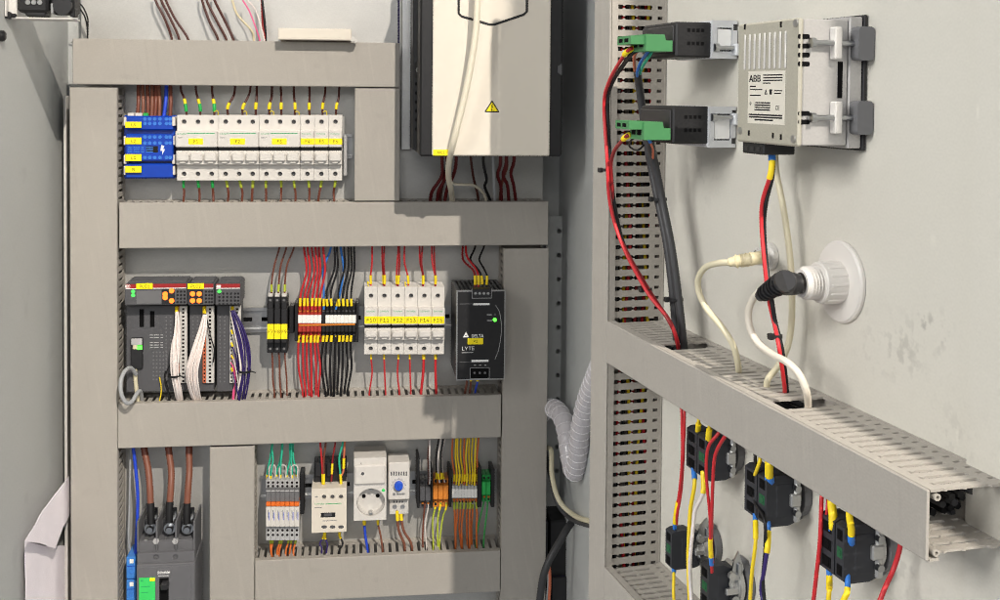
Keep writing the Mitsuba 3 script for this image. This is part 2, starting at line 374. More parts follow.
part(k, 'base', Mb().box(-.0405, -.001, VB0, VB1, .0005, .002).box(-.0033, -.0018, VB0, VB1, .002, .0047), 'duct_door', DR)
part(k, 'far_side', Mb().box(-.04, -.0385, VB0, VB1, .002, HD-.009), 'duct_door', DR)
for p in np.arange(VB0+.005, VB1-.004, PITCH_D):
    if not -.0445 < p < .004: part(k, 'finger', finger_mesh('b', -.0033, p), 'duct_door', DR)
HL, HB = .484, -.0402
k = thing('cable_duct', 'horizontal slotted cable duct on the door with its open cut end towards the viewer', 'cable duct', 'slotted cable ducts on the door')
part(k, 'cover', Mb().box(.0001, HL, HB, 0, HD-.002, HD, .0008).box(.0001, HL, -.0015, 0, HD-.0082, HD-.002).box(.0001, HL, HB, HB+.0015, HD-.0082, HD-.002), 'duct_door', DR)
part(k, 'base', Mb().box(.0001, HL-.001, HB+.001, -.001, .0005, .002).box(.0001, HL, -.0033, -.0018, .002, .0047).box(.0001, HL, HB+.0018, HB+.0033, .002, .0047), 'duct_door', DR)
for s, b in ((0, -.0045), (1, HB+.0045)):
    m = Mb().lathe((.02, b, HD-.0062), (1, 0, 0), [(0, .0010), (0, .0021), (HL-.0195, .0021), (HL-.0195, .0010), (HL-.03, .0010)], 14)
    part(k, 'snap_bead', m, 'duct_door', DR)
_gaps = [DR.px(x, y, .03)[0] for x, y in ((686, 347), (800, 402))]
for p in np.arange(.006, HL-.002, PITCH_D):
    if min(abs(p-g) for g in _gaps) > .012: part(k, 'finger', finger_mesh('a', -.0033, p), 'duct_door', DR)
    part(k, 'finger', finger_mesh('a', HB+.0018, p), 'duct_door', DR)
_l = DR.px(605, 568, HD)[1]
k = thing('cable_duct', 'lower horizontal slotted cable duct on the door at the bottom of the picture', 'cable duct', 'slotted cable ducts on the door')
part(k, 'cover', Mb().box(.0001, .40, _l-.04, _l, HD-.002, HD, .0008).box(.0001, .40, _l-.0015, _l, HD-.0082, HD-.002), 'duct_door', DR)
part(k, 'base', Mb().box(.0001, .40, _l-.039, _l-.001, .0005, .002).box(.0001, .40, _l-.0033, _l-.0018, .002, .0047), 'duct_door', DR)
for p in np.arange(.006, .395, PITCH_D): part(k, 'finger', finger_mesh('a', _l-.0033, p), 'duct_door', DR)

# ------------------------------------------------------------------ devices on the plate
def L(F, x, y, c): p = F.px(x, y, c); return p[0], p[1]
def plabel(parent, x0, y0, x1, y1, c, m='yellow', txt=None, F=BK, h=.4, ink='ink', name='label', bold=False, thick=.0006):
    a0, a1, b0, b1 = F.rect(x0, y0, x1, y1, c); k = part(parent, name, Mb().box(a0, a1, b0, b1, c-.0006, c+thick, .0003), m, F)
    if txt:
        t = Mb(); t.text(txt, (a0+a1)/2, (b0+b1)/2, c+thick-.0001, (b1-b0)*h, .0003, bold, center=True); numbered_text = part(k, 'lettering', t, ink, F)
    return k
def bars(F, lines, c, depth=.0003):                             # thin printed lines: (x0, y0, x1, y1)
    m = Mb()
    for x0, y0, x1, y1 in lines:
        a0, a1, b0, b1 = F.rect(x0, y0, x1, y1, c); m.box(a0, a1, b0, b1, c-.0002, c+depth)
    return m
BODY, NOSE = .050, .066
def breaker(xs, yr, label, group, n, txt, lab, green=True, blacktop=False):
    """xs: left and right edge in the photograph; yr: top, nose top, nose bottom, toggle top, toggle bottom, bottom"""
    x0, x1 = xs; yt, yn, ys, y1, y2, yb = yr
    k = thing('circuit_breaker', label, 'circuit breaker', group)
    A0, A1, _, B1 = BK.rect(x0, yt, x1, yn, BODY); _, _, Bn, _ = BK.rect(x0, yt, x1, yn, NOSE)
    A0 += .0002; A1 -= .0002
    w = (A1-A0)/n; mids = [A0+w*(i+.5) for i in range(n)]
    _, _, bb0, bb1 = BK.rect(x0, y2, x1, yb, BODY)
    bn1, bn0 = BK.rect(x0, yn, x1, ys, NOSE)[3], BK.rect(x0, yn, x1, ys, NOSE)[2]
    bt1, bt0 = BK.rect(x0, y1, x1, y2, NOSE)[3], BK.rect(x0, y1, x1, y2, NOSE)[2]
    ysc, ysl = (yt*.58+yn*.42), (y2*.42+yb*.58)
    bu, bl = BK.rect(x0, ysc, x1, ysc+1, BODY)[3], BK.rect(x0, ysl, x1, ysl+1, BODY)[3]
    up = holed(Mb(), (A0, A1, bn1-.001, B1), [(m, bu, .0031) for m in mids], BODY-.008, BODY)
    up.box(A0, A1, bn1-.001, B1, .008, BODY-.008)
    up.box(A0, A1, bb0, bn1-.001, .008, BODY-.014)
    part(k, 'upper_housing', up, 'white')
    lo = holed(Mb(), (A0, A1, bb0, bt0), [(m, bl, .0031) for m in mids], BODY-.008, BODY)
    lo.box(A0, A1, bb0, bt0, BODY-.0142, BODY-.008); part(k, 'lower_housing', lo, 'white')
    part(k, 'front', Mb().box(A0, A1, bn0, bn1, BODY-.0145, NOSE, .0012), 'white')
    part(k, 'toggle_slot', Mb().box(A0+.0006, A1-.0006, bt1, bn0, BODY-.0145, NOSE-.008), 'black')
    cr = Mb().box(A0, A1, bt0, bt1, BODY-.0145, NOSE-.006, .0008); part(k, 'cradle', cr, 'white')
    for m in mids:
        t = Mb().box(m-w*.44, m+w*.44, bt0+.0048, bt1-.0022, NOSE-.0062, NOSE+.0012, .0016).box(m-w*.2, m+w*.2, bt0+.002, bt0+.0048, NOSE-.0062, NOSE-.002, .0005)
        part(k, 'toggle', t, 'white')
        for b in (bu, bl): part(k, 'terminal_screw', Mb().disc(m, b, BODY-.0078, BODY-.005, .0026, 12).box(m-.0022, m+.0022, b-.0004, b+.0004, BODY-.005, BODY-.0047), 'dkgrey')
    g = Mb()
    if n > 1: g.box(A0+w*.85, A1-.003, bn1-.0038, bn1-.0028, NOSE-.0002, NOSE+.0002)
    g.text('Schneider', A0+.0022, bn1-.0050, NOSE-.0001, .0022, .0003, width=.0125); part(k, 'print', g, 'ink_green')
    if n > 1: part(k, 'small_print', Mb().box(A0+.003, A0+.011, bn1-.0085, bn1-.0080, NOSE-.0002, NOSE+.0002).box(A0+.003, A0+.009, bn1-.0097, bn1-.0092, NOSE-.0002, NOSE+.0002), 'ink_grey')
    lx0, lx1, ly0, ly1 = lab; plabel(k, lx0, ly0, lx1, ly1, NOSE, 'yellow', txt, h=.5)
    return k
R1 = (115.2, 130.8, 147.3, 151, 165, 180.3)
G1 = 'white breakers in the top row'
xb = [177, 218.7, 259.6, 300.5, 314.5, 328.6, 342.3]
for i, (nm, lx) in enumerate((('leftmost', (188.5, 203)), ('middle', (230, 245)), ('right-hand', (271.8, 286.8)))):
    breaker(xb[i:i+2], R1, f'{nm} of the three wide white three-pole breakers in the top row', G1, 3, f'F{i+1}', (lx[0], lx[1], 138.4, 144.5))
for i, nm in enumerate(('leftmost', 'middle', 'rightmost')):
    breaker(xb[i+3:i+5], R1, f'{nm} of the three narrow single-pole breakers at the right end of the top row', G1, 1, f'F{i+4}', (xb[i+3]+.2, xb[i+4]-.2, 138.4, 144.5))
# steel end clip beside the breaker row
k = thing('end_clip', 'small grey end clip on the rail right of the top breaker row', 'clip')
put(k, rectbox(BK, 343.5, 136, 347, 176, .008, .03, .001), 'ltgrey')
R2 = (286.8, 308.2, 325, 329, 341, 354)
for i in range(6):
    x0 = 364.3+13.36*i
    breaker((x0, x0+13.36), R2, nth(i, 6, 'narrow white breaker', 'in the middle row with a yellow label'), 'white breakers in the middle row', 1, f'F{10+i}', (x0+.15, x0+13.2, 316.3, 323.6))

# surge arrester, blue
k = thing('surge_arrester', 'glossy blue surge arrester with four yellow labels at the left end of the top row', 'surge arrester')
part(k, 'base', rectbox(BK, 124, 115.5, 174.8, 178.6, .008, .040, .001), 'bluebox')
for x0, x1, y0, y1, c, m in ((125.5, 173, 116, 130, .052, 'bluebox'), (125.5, 173, 134, 161, .058, 'bluebox'), (125.5, 173, 163.5, 178, .054, 'bluebox')):
    part(k, 'plug_module', rectbox(BK, x0, y0, x1, y1, .040, c, .0015), m)
for i, y in enumerate((117, 136, 155, 166)):
    for x0, x1 in ((123.6, 126.3), (172, 174.8)): part(k, 'end_cap', rectbox(BK, x0, y, x1, y+9, .030, .0565 if 1 <= i <= 2 else .053, .0006), 'white')
for y0, y1, t in ((121.8, 127.8, 'L3'), (137.6, 144.2, 'L2'), (154.2, 161.2, 'L1'), (166, 172.6, 'N')): plabel(k, 125.2, y0, 141.6, y1, .0590, 'yellow', t, h=.45)
for y, c in ((119, .052), (123.5, .052), (137, .058), (143, .058), (157.5, .058)):
    for x in (145, 149.8, 154.8, 160, 166.5, 170.2):
        a, b = L(BK, x, y, c); part(k, 'terminal', Mb().lathe((a, b, c-.0001), (0, 0, 1), [(0, .0024), (.0008, .0024), (.0008, .0014), (.0002, .0014), (.0002, 0)], 10), 'bluelight')
m = bars(BK, [(128+x, y, 128+x+w, y+.9) for y in (147, 149.2, 151.4) for x, w in ((0, 4), (5.5, 6), (13, 3), (18, 7))], .0581); part(k, 'print', m, 'bluelight')
a, b = L(BK, 162.5, 150, .058); s = .001
part(k, 'symbol', Mb().prism(Polygon([(a-1.5*s, b+6.5*s), (a+2.5*s, b+5.5*s), (a+.8*s, b+1*s), (a+3.5*s, b+1.2*s), (a-.5*s, b-6.5*s), (a+.1*s, b-1*s), (a-2.6*s, b-1*s)]), .0579, .0584), 'print_white')
part(k, 'print_field', rectbox(BK, 146, 146, 158, 152.5, .0579, .0581, 0), 'ink')
for x0, x1, m in ((127.5, 134, 'white'), (135, 142, 'white'), (143, 148, 'green')): part(k, 'plug', rectbox(BK, x0, 113, x1, 117.5, .035, .0485, .0005), m)

# ------------------------------------------------------------------ controller modules
PB, PH, PZ = .044, .070, .0605
def plc(label, x0, x1, strip, lab, leds, holes):
    k = thing('controller_module', label, 'controller')
    a0, a1, b0, b1 = BK.rect(x0, 284, x1, 305, PH)
    part(k, 'head', Mb().box(a0, a1, b0, b1, .012, PH, .0012), 'dkgrey')
    part(k, 'head_top', Mb().box(a0+.002, a1-.002, b1-.001, b1+.0022, .018, PH-.012, .001), 'dkgrey')
    part(k, 'stripe', rectbox(BK, x0+1, 283.8, x1-.8, 287.9, PH-.0002, PH+.0002, 0), 'stripe_red'); part(k, 'white_line', rectbox(BK, x0+1, 287.9, x1-.8, 288.6, PH-.0002, PH+.0002, 0), 'print_white')
    part(k, 'terminal_base', rectbox(BK, x0+1.5, 305, x1, 391.5, .0085, PB, .001), 'dkgrey')
    s0, s1 = strip
    st = rectbox(BK, s0+3.4, 306, s1, 383, PB, PB+.006, .0005); part(k, 'terminal_strip', st, 'white2')
    part(k, 'clamp_strip', rectbox(BK, s0, 306, s0+3.4, 383, PB, PB+.0045, .0004), 'w_salmon' if holes != 'p' else 'white2')
    m, d = Mb(), Mb()
    for i in range(20):
        y = 309+i*3.78
        a, b = L(BK, s0+7.4, y, PB+.006); m.box(a-.0015, a+.0015, b-.0013, b+.0013, PB+.0055, PB+.0062); a, b = L(BK, s0+1.8, y, PB+.0045); m.box(a-.0009, a+.0009, b-.0011, b+.0011, PB+.0044, PB+.0047)
        if i < 18:
            for q in (5, 9.5): a, b = L(BK, s0-q, y+8, PB); d.disc(a, b, PB-.0002, PB+.0006, .0012, 8)
    part(k, 'terminal_holes', m, 'hole', stuff=True); part(k, 'contact_points', d, 'midgrey', stuff=True)
    for x, y, c in leds:
        a, b = L(BK, x, y, PH)
        part(k, 'indicator', Mb().disc(a, b, PH-.0003, PH+.0004, .0035 if c == 'o' else .0024, 10), 'w_green' if c == 'g' else 'w_orange', emit=(.05, 1.7, .06) if c == 'g' else (3.2, .27, .01))
    if lab: plabel(k, *lab[:4], PH+.0008, 'yellow', lab[4], h=.5)
    return k
k = plc('dark grey controller with red stripe and lit orange lights left in the middle row', 124.6, 187, (175.8, 187), (136.2, 283.2, 152.7, 289, 'PLC1'), [(133.2, 291.5, 'g'), (133.2, 295.2, 'g'), (171.6, 290.6, 'o'), (165.2, 294.0, 'o'), (165.2, 297.4, 'o'), (171.6, 300.6, 'o')], 'o')
a, b = L(BK, 126.2, 284.9, PH); part(k, 'logo', rectbox(BK, 125.2, 285, 130, 287.6, PH, PH+.0005, 0), 'label_white'); part(k, 'lettering', Mb().text('ABB', a, b-.0029, PH+.0004, .0024, .0003, True, width=.0048), 'red')
part(k, 'display', rectbox(BK, 136.5, 290.5, 161, 303.5, PH-.0004, PH+.0001, 0), 'midgrey'); part(k, 'light_window', rectbox(BK, 162, 288.9, 174.8, 304, PH-.0004, PH+.00015, 0), 'black2')
for x0, x1, y0, y1 in ((139.4, 144, 309, 327), (150, 154.5, 311, 327)): part(k, 'card_slot', rectbox(BK, x0, y0, x1, y1, PB-.001, PB+.0003, 0), 'hole')
for x0, x1, y0, y1 in ((129, 160, 306, 327.5), (128, 162, 329, 371)): part(k, 'cover_panel', rectbox(BK, x0, y0, x1, y1, PB-.0003, PB-.0001+.0002, .0001), 'dkgrey')
part(k, 'print', bars(BK, [(150+x, y, 150+x+w, y+.7) for y in (334.5, 337, 342, 344.5, 347) for x, w in ((0, 3), (4, 5), (10.5, 2.5))], PB+.0002), 'ltgrey')
part(k, 'network_socket', rectbox(BK, 130.5, 338, 142.5, 369, .03, PB+.006, .001), 'black2'); part(k, 'socket_frame', rectbox(BK, 131, 338.5, 142, 345, PB+.006, PB+.008, .0006), 'ltgrey')
a, b = L(BK, 139.7, 347.6, PB+.007); part(k, 'indicator', Mb().box(a-.003, a+.003, b-.0028, b+.0028, PB+.005, PB+.0075, .0005), 'w_green', emit=(.15, 2.2, .05))
m = Mb()
for i in range(5):
    for j in range(8): a, b = L(BK, 153.5+i*3.3, 352+j*3.9, PB); m.disc(a, b, PB-.0002, PB+.0006, .0012, 8)
part(k, 'contact_points', m, 'midgrey', stuff=True)
k = plc('dark grey input module with four square orange lights beside the controller', 187.9, 214, (202.6, 214), (187.5, 283.2, 204, 289, 'PLC2'), [(192.6, 293.7, 'o'), (199.2, 293.7, 'o'), (192.6, 300.5, 'o'), (199.2, 300.5, 'o')], 'o')
part(k, 'light_window', rectbox(BK, 189, 289.5, 203, 304, PH-.0004, PH+.00015, 0), 'black2')
k = plc('dark grey output module with one green light and dark purple wires', 215.2, 240.8, (229.6, 240.8), None, [(219.3, 291.4, 'g')], 'p')
part(k, 'logo', rectbox(BK, 216.5, 285, 220.8, 287.6, PH, PH+.0005, 0), 'label_white')
for kk, xr in (('controller_module', (177.5, 181, 184.5)), ('controller_module_001', (206, 209.3, 212)), ('controller_module_002', (219.4, 223.3, 227.2, 231.1, 235, 238.2))):
    m = Mb()
    for x in xr:
        for j in range(4): a, b = L(BK, x, 291.5+j*3.5 + (2 if kk.endswith('2') else 0), PH); m.disc(a, b, PH-.0002, PH+.0004, .0016, 8)
    part(kk, 'unlit_indicators', m, 'black', stuff=True)
k = thing('backing_plate', 'silver metal backing plate behind the controller modules', 'plate'); put(k, Mb().box(*BK.rect(131, 277, 242.5, 392, .012), .0077, .012, .0008), 'zinc')

# ------------------------------------------------------------------ fuse holders and terminal blocks
for i in range(3):
    x0 = 267.0+i*6.85; x1 = x0+6.7
    k = thing('fuse_holder', nth(i, 3, 'black fuse holder', 'with a yellow label in the middle row'), 'fuse holder', 'black fuse holders in the middle row')
    part(k, 'upper_housing', rectbox(BK, x0, 297, x1, 318, .008, .042, .0006), 'black'); part(k, 'lower_housing', rectbox(BK, x0, 341, x1, 352.6, .008, .042, .0006), 'black')
    part(k, 'lever', rectbox(BK, x0+.3, 309, x1-.3, 343, .008, .056, .001), 'black2'); part(k, 'step', rectbox(BK, x0+.6, 302, x1-.6, 310, .04, .05, .001), 'black2')
    plabel(k, x0+.2, 324, x1-.1, 339, .0565, 'yellow', f'F{7+i}', h=.22)
    for y in (300, 348.6): a, b = L(BK, (x0+x1)/2, y, .042); part(k, 'terminal_screw', Mb().disc(a, b, .0415, .0425, .0018, 10), 'midgrey')
    part(k, 'contact_tab', rectbox(BK, x0+1, 293.5, x1-1, 297.5, .02, .038, .0006), 'white2')
def terminal(x0, x1, y0, y1, m, label, group, c=.045, strip=None, hole='black', dark=None, ends=.22):
    k = thing('terminal_block', label, 'terminal block', group); h = y1-y0
    part(k, 'body', rectbox(BK, x0+.1, y0, x1-.1, y1, .0080, c-.011, .0004), m)
    part(k, 'centre', rectbox(BK, x0+.15, y0+h*.26, x1-.15, y1-h*.26, c-.011, c, .0005), m)
    mid = (x0+x1)/2; w = (x1-x0)
    for t in (.10, .90):
        a, b = L(BK, mid, y0+h*t, c-.011); part(k, 'wire_entry', Mb().box(a-.0014, a+.0014, b-.0016, b+.0016, c-.0112, c-.0105), hole)
    for t in (.20, .80):
        a, b = L(BK, mid, y0+h*t, c-.011); part(k, 'clamp', Mb().box(a-.0016, a+.0016, b-.0011, b+.0011, c-.0112, c-.0085, .0003), 'terminal_orange' if m != 'black' else 'dkgrey')
    if strip: part(k, 'marker', rectbox(BK, x0+.05, strip[0], x1-.05, strip[1], c-.0003, c+.0008, .0002), 'label_white')
    return k
def end_plate(x0, x1, y0, y1, label, c=.047): solo('end_plate', label, 'end plate', rectbox(BK, x0, y0, x1, y1, .008, c, .0006), 'black')
end_plate(289.3, 294.2, 306, 333, 'narrow black end clamp between fuse holders and red terminals', .035)
end_plate(294.6, 297.8, 303, 341, 'black end plate touching the left side of the red terminals')
for i in range(6): terminal(298+i*3.9, 301.9+i*3.9, 303, 342, 'terminal_red', nth(i, 6, 'slim red terminal block', 'in the middle row'), 'red terminal blocks', strip=(315, 323), ends=.2)
for i in range(9): terminal(321.6+i*3.82, 325.4+i*3.82, 303, 342, 'black', nth(i, 9, 'slim black terminal block', 'next to the red ones'), 'black terminal blocks of the middle row', strip=(315, 323) if i >= 1 else None)
end_plate(356.2, 358.6, 303, 342, 'black end plate at the right of the black terminals in the middle row')
solo('bridge_bar', 'thin pale bridge bar across the red and black terminals', 'bar', rectbox(BK, 299, 324.0, 355, 325.6, .044, .0462, .0003), 'terminal_orange')

# ------------------------------------------------------------------ power supply
k = thing('power_supply', 'black power supply with silver edge and green light in the middle row', 'power supply')
PS = .104
part(k, 'case', rectbox(BK, 456.8, 290.8, 505.0, 379.4, .008, PS-.003, .0008), 'black2')
fr = BK.rect(456.3, 290.2, 505.3, 379.8, PS)
po = sbox(fr[0], fr[2], fr[1], fr[3]).buffer(-.001).buffer(.001); part(k, 'edge_frame', Mb().prism(po.difference(po.buffer(-.0016)), PS-.004, PS+.0002), 'steel')
part(k, 'front', Mb().prism(po.buffer(-.0017), PS-.004, PS-.0003), 'black')
tx = rectbox(BK, 472.5, 288.8, 491.2, 297.8, PS-.022, PS+.001, .0006); part(k, 'output_terminal', tx, 'black2')
for i in range(4): a, b = L(BK, 475.5+i*4.2, 293.2, PS+.001); part(k, 'terminal_screw', Mb().disc(a, b, PS+.0005, PS+.0016, .0019, 12), 'steel')
_ti = BK.rect(472.5, 288.8, 491.2, 297.8, PS+.001); part(k, 'terminal_rim', Mb().prism(sbox(_ti[0]-.0008, _ti[2]-.0008, _ti[1]+.0008, _ti[3]).difference(sbox(_ti[0], _ti[2], _ti[1], _ti[3]+.002)), PS-.0006, PS+.0009), 'steel')
part(k, 'print_strip', rectbox(BK, 473.3, 303, 489.5, 305, PS-.0004, PS, 0), 'print_white'); part(k, 'lower_print_strip', rectbox(BK, 471.5, 359.6, 488.5, 361.8, PS-.0004, PS, 0), 'print_white')
part(k, 'seam', rectbox(BK, 459.5, 303.6, 472.5, 304.0, PS-.0004, PS, 0), 'midgrey'); part(k, 'seam', rectbox(BK, 459.5, 361.6, 471, 362.0, PS-.0004, PS, 0), 'midgrey')
a, b = L(BK, 466, 335, PS); s = .0011
tri = Polygon([(a-3.6*s, b-2.6*s), (a+3.6*s, b-2.6*s), (a, b+4*s)]); part(k, 'logo', Mb().prism(tri.difference(Polygon([(a-1.5*s, b-1.4*s), (a+1.0*s, b-1.4*s), (a-.2*s, b+1*s)])), PS-.0004, PS+.0001), 'print_white')
a, b = L(BK, 471.3, 337.4, PS); part(k, 'lettering', Mb().text('DELTA', a, b, PS-.0003, .0042, .0004, True, width=.0165), 'print_white')
plabel(k, 467.6, 338, 483.2, 344.2, PS+.0003, 'yellow', 'P1', h=.45)
a, b = L(BK, 461.6, 350.2, PS); part(k, 'lettering', Mb().text('LYTE', a, b, PS-.0003, .0048, .0004, width=.017), 'print_white')
part(k, 'small_print', bars(BK, [(461.6, 352, 473, 352.7), (487, 314.2, 492, 315), (487, 320, 492, 320.8)], PS-.0002), 'ltgrey')
a, b = L(BK, 494.8, 319.6, PS); part(k, 'indicator', Mb().disc(a, b, PS-.0006, PS+.0006, .0026, 12), 'w_green', emit=(.2, 2.6, .08))
a, b = L(BK, 495, 314.4, PS); part(k, 'unlit_indicator', Mb().disc(a, b, PS-.0006, PS+.0002, .0015, 10), 'dkgrey')
pts = [L(BK, x, y, PS) for x, y in ((495.5, 305), (499.5, 312), (501.3, 324), (501, 336), (498.5, 350), (495, 359))]
part(k, 'curved_line', Mb().tube([(a, b, PS-.0002) for a, b in spline(np.array([(p[0], p[1], 0) for p in pts]))[:, :2]], .0004, 5), 'ltgrey')
_ti = BK.rect(470.6, 367.8, 489, 378, PS); part(k, 'input_terminal', Mb().box(*_ti, PS-.003, PS+.0004, .0003), 'hole'); pr = sbox(_ti[0], _ti[2], _ti[1], _ti[3]); part(k, 'terminal_rim', Mb().prism(pr.buffer(.0007).difference(pr), PS-.0006, PS+.0009), 'steel')
for i in range(3): a, b = L(BK, 474.5+i*5.2, 372.6, PS); part(k, 'terminal_screw', Mb().disc(a, b, PS, PS+.0009, .0016, 12), 'midgrey')
part(k, 'input_marks', bars(BK, [(474+i*5.2, 364.6, 476+i*5.2, 365.4) for i in range(3)], PS-.0002), 'ltgrey')
m = Mb()
for i in range(9):
    for j in range(5): pass
_a0, _a1, _, _bt = BK.rect(456.8, 290.8, 505.0, 379.4, PS)
for i in range(10):
    x = _a0+.006+i*(_a1-_a0-.012)/9
    if not .34 < i/9 < .72: m.box(x-.0012, x+.0012, _bt-.0002-.0006, _bt-.0001, PS-.045, PS-.012)
    m.box(x-.0012, x+.0012, _bt-.0008, _bt-.0001, .02, PS-.052)
part(k, 'vent_slots', m, 'hole', stuff=True)

# ------------------------------------------------------------------ moulded case breaker, bottom left
k = thing('main_breaker', 'large dark grey moulded case breaker with green label at bottom left', 'circuit breaker')
MC = .078
def mrect(x0, y0, x1, y1, c, ch=.001, c0=None): return rectbox(BK, x0, y0, x1, y1, .004 if c0 is None else c0, c, ch)
part(k, 'terminal_cover', holed(mrect(137.5, 540, 194.2, 552, MC-.012), BK.rect(137.5, 541, 194.2, 552, MC-.010), [(*L(BK, x, 547, MC-.01), .0032) for x in (156.2, 175.7)], MC-.012, MC-.01), 'breaker_grey')
part(k, 'upper_body', holed(mrect(137.2, 552, 194.5, 563, MC-.004), BK.rect(137.2, 552, 194.5, 563, MC), [(*L(BK, x, 556.6, MC), .0034) for x in (156.2, 175.3)], MC-.004, MC), 'breaker_grey')
part(k, 'lower_body', mrect(136.6, 563.6, 194.8, 680, MC+.006), 'breaker_grey')
for x in (146.6, 166.4, 185.4): part(k, 'pocket', mrect(x-8.3, 519, x+8.3, 541, .03), 'midgrey')
for x in (137.8, 156.6, 175.8, 194): part(k, 'barrier', rectbox(BK, x-.9, 521, x+.9, 552, .004, MC-.008, .0005), 'breaker_grey')
for x0 in (149.8, 169.2, 187.0):
    a, b = L(BK, x0, 529.5, .06); part(k, 'bolt', Mb().lathe((a, b, .03), (0, 0, 1), [(0, .0085), (.024, .0085), (.026, .0078), (.026, .0052), (.031, .0052), (.033, .0040), (.033, 0)], 18), 'chrome')
    part(k, 'lug', Mb().box(a-.0065, a+.0065, b-.004, b+.022, .034, .037, .0008), 'chrome'); a, b = L(BK, x0-3.5, 540.5, .06); part(k, 'contact', Mb().disc(a, b, .045, .064, .0032, 12), 'zinc')
a, b = L(BK, 156.5, 540.5, .068); 
for x in (156.3, 175.5): a, b = L(BK, x, 540, .066); part(k, 'screw', Mb().disc(a, b, MC-.012, MC-.008, .0038, 14), 'ltgrey')
part(k, 'name_plate', rectbox(BK, 156.5, 569, 171.2, 577.8, MC+.005, MC+.0068, .0004), 'breaker_grey'); a, b = L(BK, 157.4, 573.6, MC+.0068); part(k, 'lettering', Mb().text('Schneider', a, b, MC+.0066, .0035, .0004, True, width=.0165), 'print_white'); part(k, 'small_print', bars(BK, [(158, 575, 169, 576)], MC+.0068), 'ltgrey')
part(k, 'frame', rectbox(BK, 137.5, 566, 191.5, 680, MC+.005, MC+.0064, .0006), 'breaker_grey')
plabel(k, 139, 577.4, 155.2, 600.2, MC+.007, 'label_green', None); part(k, 'label_print', bars(BK, [(141+i*1.6, 582, 141.9+i*1.6, 597) for i in range(0)] + [(140.5, 580, 143, 581), (141, 586, 150, 586.6), (141, 592, 148, 592.6)], MC+.0078), 'ink_green')
part(k, 'label_tag', rectbox(BK, 149.5, 577.8, 155, 581, MC+.0075, MC+.0081, .0002), 'yellow')
part(k, 'lever_slot', rectbox(BK, 159.3, 577.8, 168.6, 612, MC+.006, MC+.0072, .0003), 'hole'); part(k, 'lever', rectbox(BK, 160.4, 584, 167.6, 590.5, MC+.006, MC+.020, .0015), 'black2')
for i, (y0, y1) in enumerate(((556.5, 578.6), (579.6, 603))):
    k = thing('neutral_terminal', ('upper', 'lower')[i]+' of the two blue terminals left of the large breaker', 'terminal block', 'blue neutral terminals')
    part(k, 'body', rectbox(BK, 126.3, y0, 136, y1, .008, .052, .001), 'terminal_blue'); part(k, 'marker', rectbox(BK, 129.5, y0+2.4, 133.5, y0+6.6, .052, .0526, .0002), 'label_white')
    a, b = L(BK, 131.4, y0+14, .052); part(k, 'terminal_screw', Mb().lathe((a, b, .0518), (0, 0, 1), [(0, .0036), (.0012, .0036), (.0012, .0026), (0, .0026)], 14), 'bluelight'); part(k, 'slot', rectbox(BK, 127.2, y0+9, 135, y0+9.8, .0518, .0523, 0), 'bluebox')

# ------------------------------------------------------------------ relays, contactor, socket, thermostat
for i in range(7):
    x0 = 265.9+i*4.77; x1 = x0+4.66
    k = thing('slim_relay', nth(i, 7, 'slim relay', 'with an orange clip in the lower row'), 'relay', 'slim relays in the lower row')
    part(k, 'upper_body', rectbox(BK, x0, 480, x1, 489, .008, .052, .0004), 'ltgrey'); part(k, 'grip', rectbox(BK, x0, 489, x1, 501.5, .008, .060, .0005), 'midgrey')
    part(k, 'grip_rib', rectbox(BK, x0+.2, 490.4, x1-.2, 491.4, .0598, .0612, .0002), 'ltgrey')
    part(k, 'clip', rectbox(BK, x0+.15, 502.4, x1-.15, 506, .02, .064, .0005), 'orange'); part(k, 'relay', rectbox(BK, x0, 506.6, x1, 526.5, .008, .0625, .0005), 'white')
    part(k, 'foot', rectbox(BK, x0, 526.5, x1, 540.3, .008, .054, .0006), 'ltgrey'); part(k, 'print', rectbox(BK, x0+1.8, 510, x0+2.6, 518, .0624, .0628, 0), 'ink_grey')
    part(k, 'small_print', rectbox(BK, x0+3.0, 512, x0+3.6, 520, .0624, .0628, 0), 'w_blue')
    for y, c in ((482.3, .052), (485.8, .052), (530, .054), (534.6, .054)): a, b = L(BK, (x0+x1)/2, y, c); part(k, 'wire_entry', Mb().disc(a, b, c-.0002, c+.0003, .0017, 10), 'hole')
solo('end_plate', 'black end clamp right of the slim relays', 'end plate', rectbox(BK, 299.8, 474, 304.2, 514, .008, .04, .0006), 'black')
for i, x in enumerate((272.5, 283, 294.5)):
    a, b = L(BK, x, 468, .04); k = thing('relay_clip', nth(i, 3, 'pale metal retaining clip', 'standing above the slim relays'), 'clip', 'retaining clips above the slim relays'); put(k, Mb().tube(spline([(a-.004, b-.014, .045), (a-.004, b+.003, .042), (a+.004, b+.003, .042), (a+.004, b-.012, .045)], 4), .0009, 6), 'white2')
k = thing('contactor', 'small cream contactor with a green line in the lower row', 'contactor')
CT = .062
part(k, 'back_block', rectbox(BK, 314, 462, 346.5, 490, .008, .036, .001), 'black'); 
for x in (318.5, 330, 341.5): part(k, 'coil_post', rectbox(BK, x-3.2, 464, x+3.2, 476, .036, .042, .0008), 'black2')
cr = BK.rect(311.6, 488, 346.6, 532, CT)
part(k, 'front', holed(Mb().box(*cr, .02, CT-.006), cr, [(*L(BK, x, 496.7, CT), .0030) for x in (324.1, 332.4, 341)], CT-.006, CT), 'cover')
for x in (324.1, 332.4, 341): a, b = L(BK, x, 496.7, CT); part(k, 'terminal_screw', Mb().disc(a, b, CT-.0058, CT-.003, .0026, 12), 'dkgrey')
a, b = L(BK, 314.5, 504.6, CT); part(k, 'print', Mb().box(a+.0145, BK.px(341.5, 505, CT)[0], b+.0002, b+.0011, CT-.0002, CT+.0002).text('Schneider', a, b, CT-.0001, .0024, .0003, width=.0135), 'ink_green')
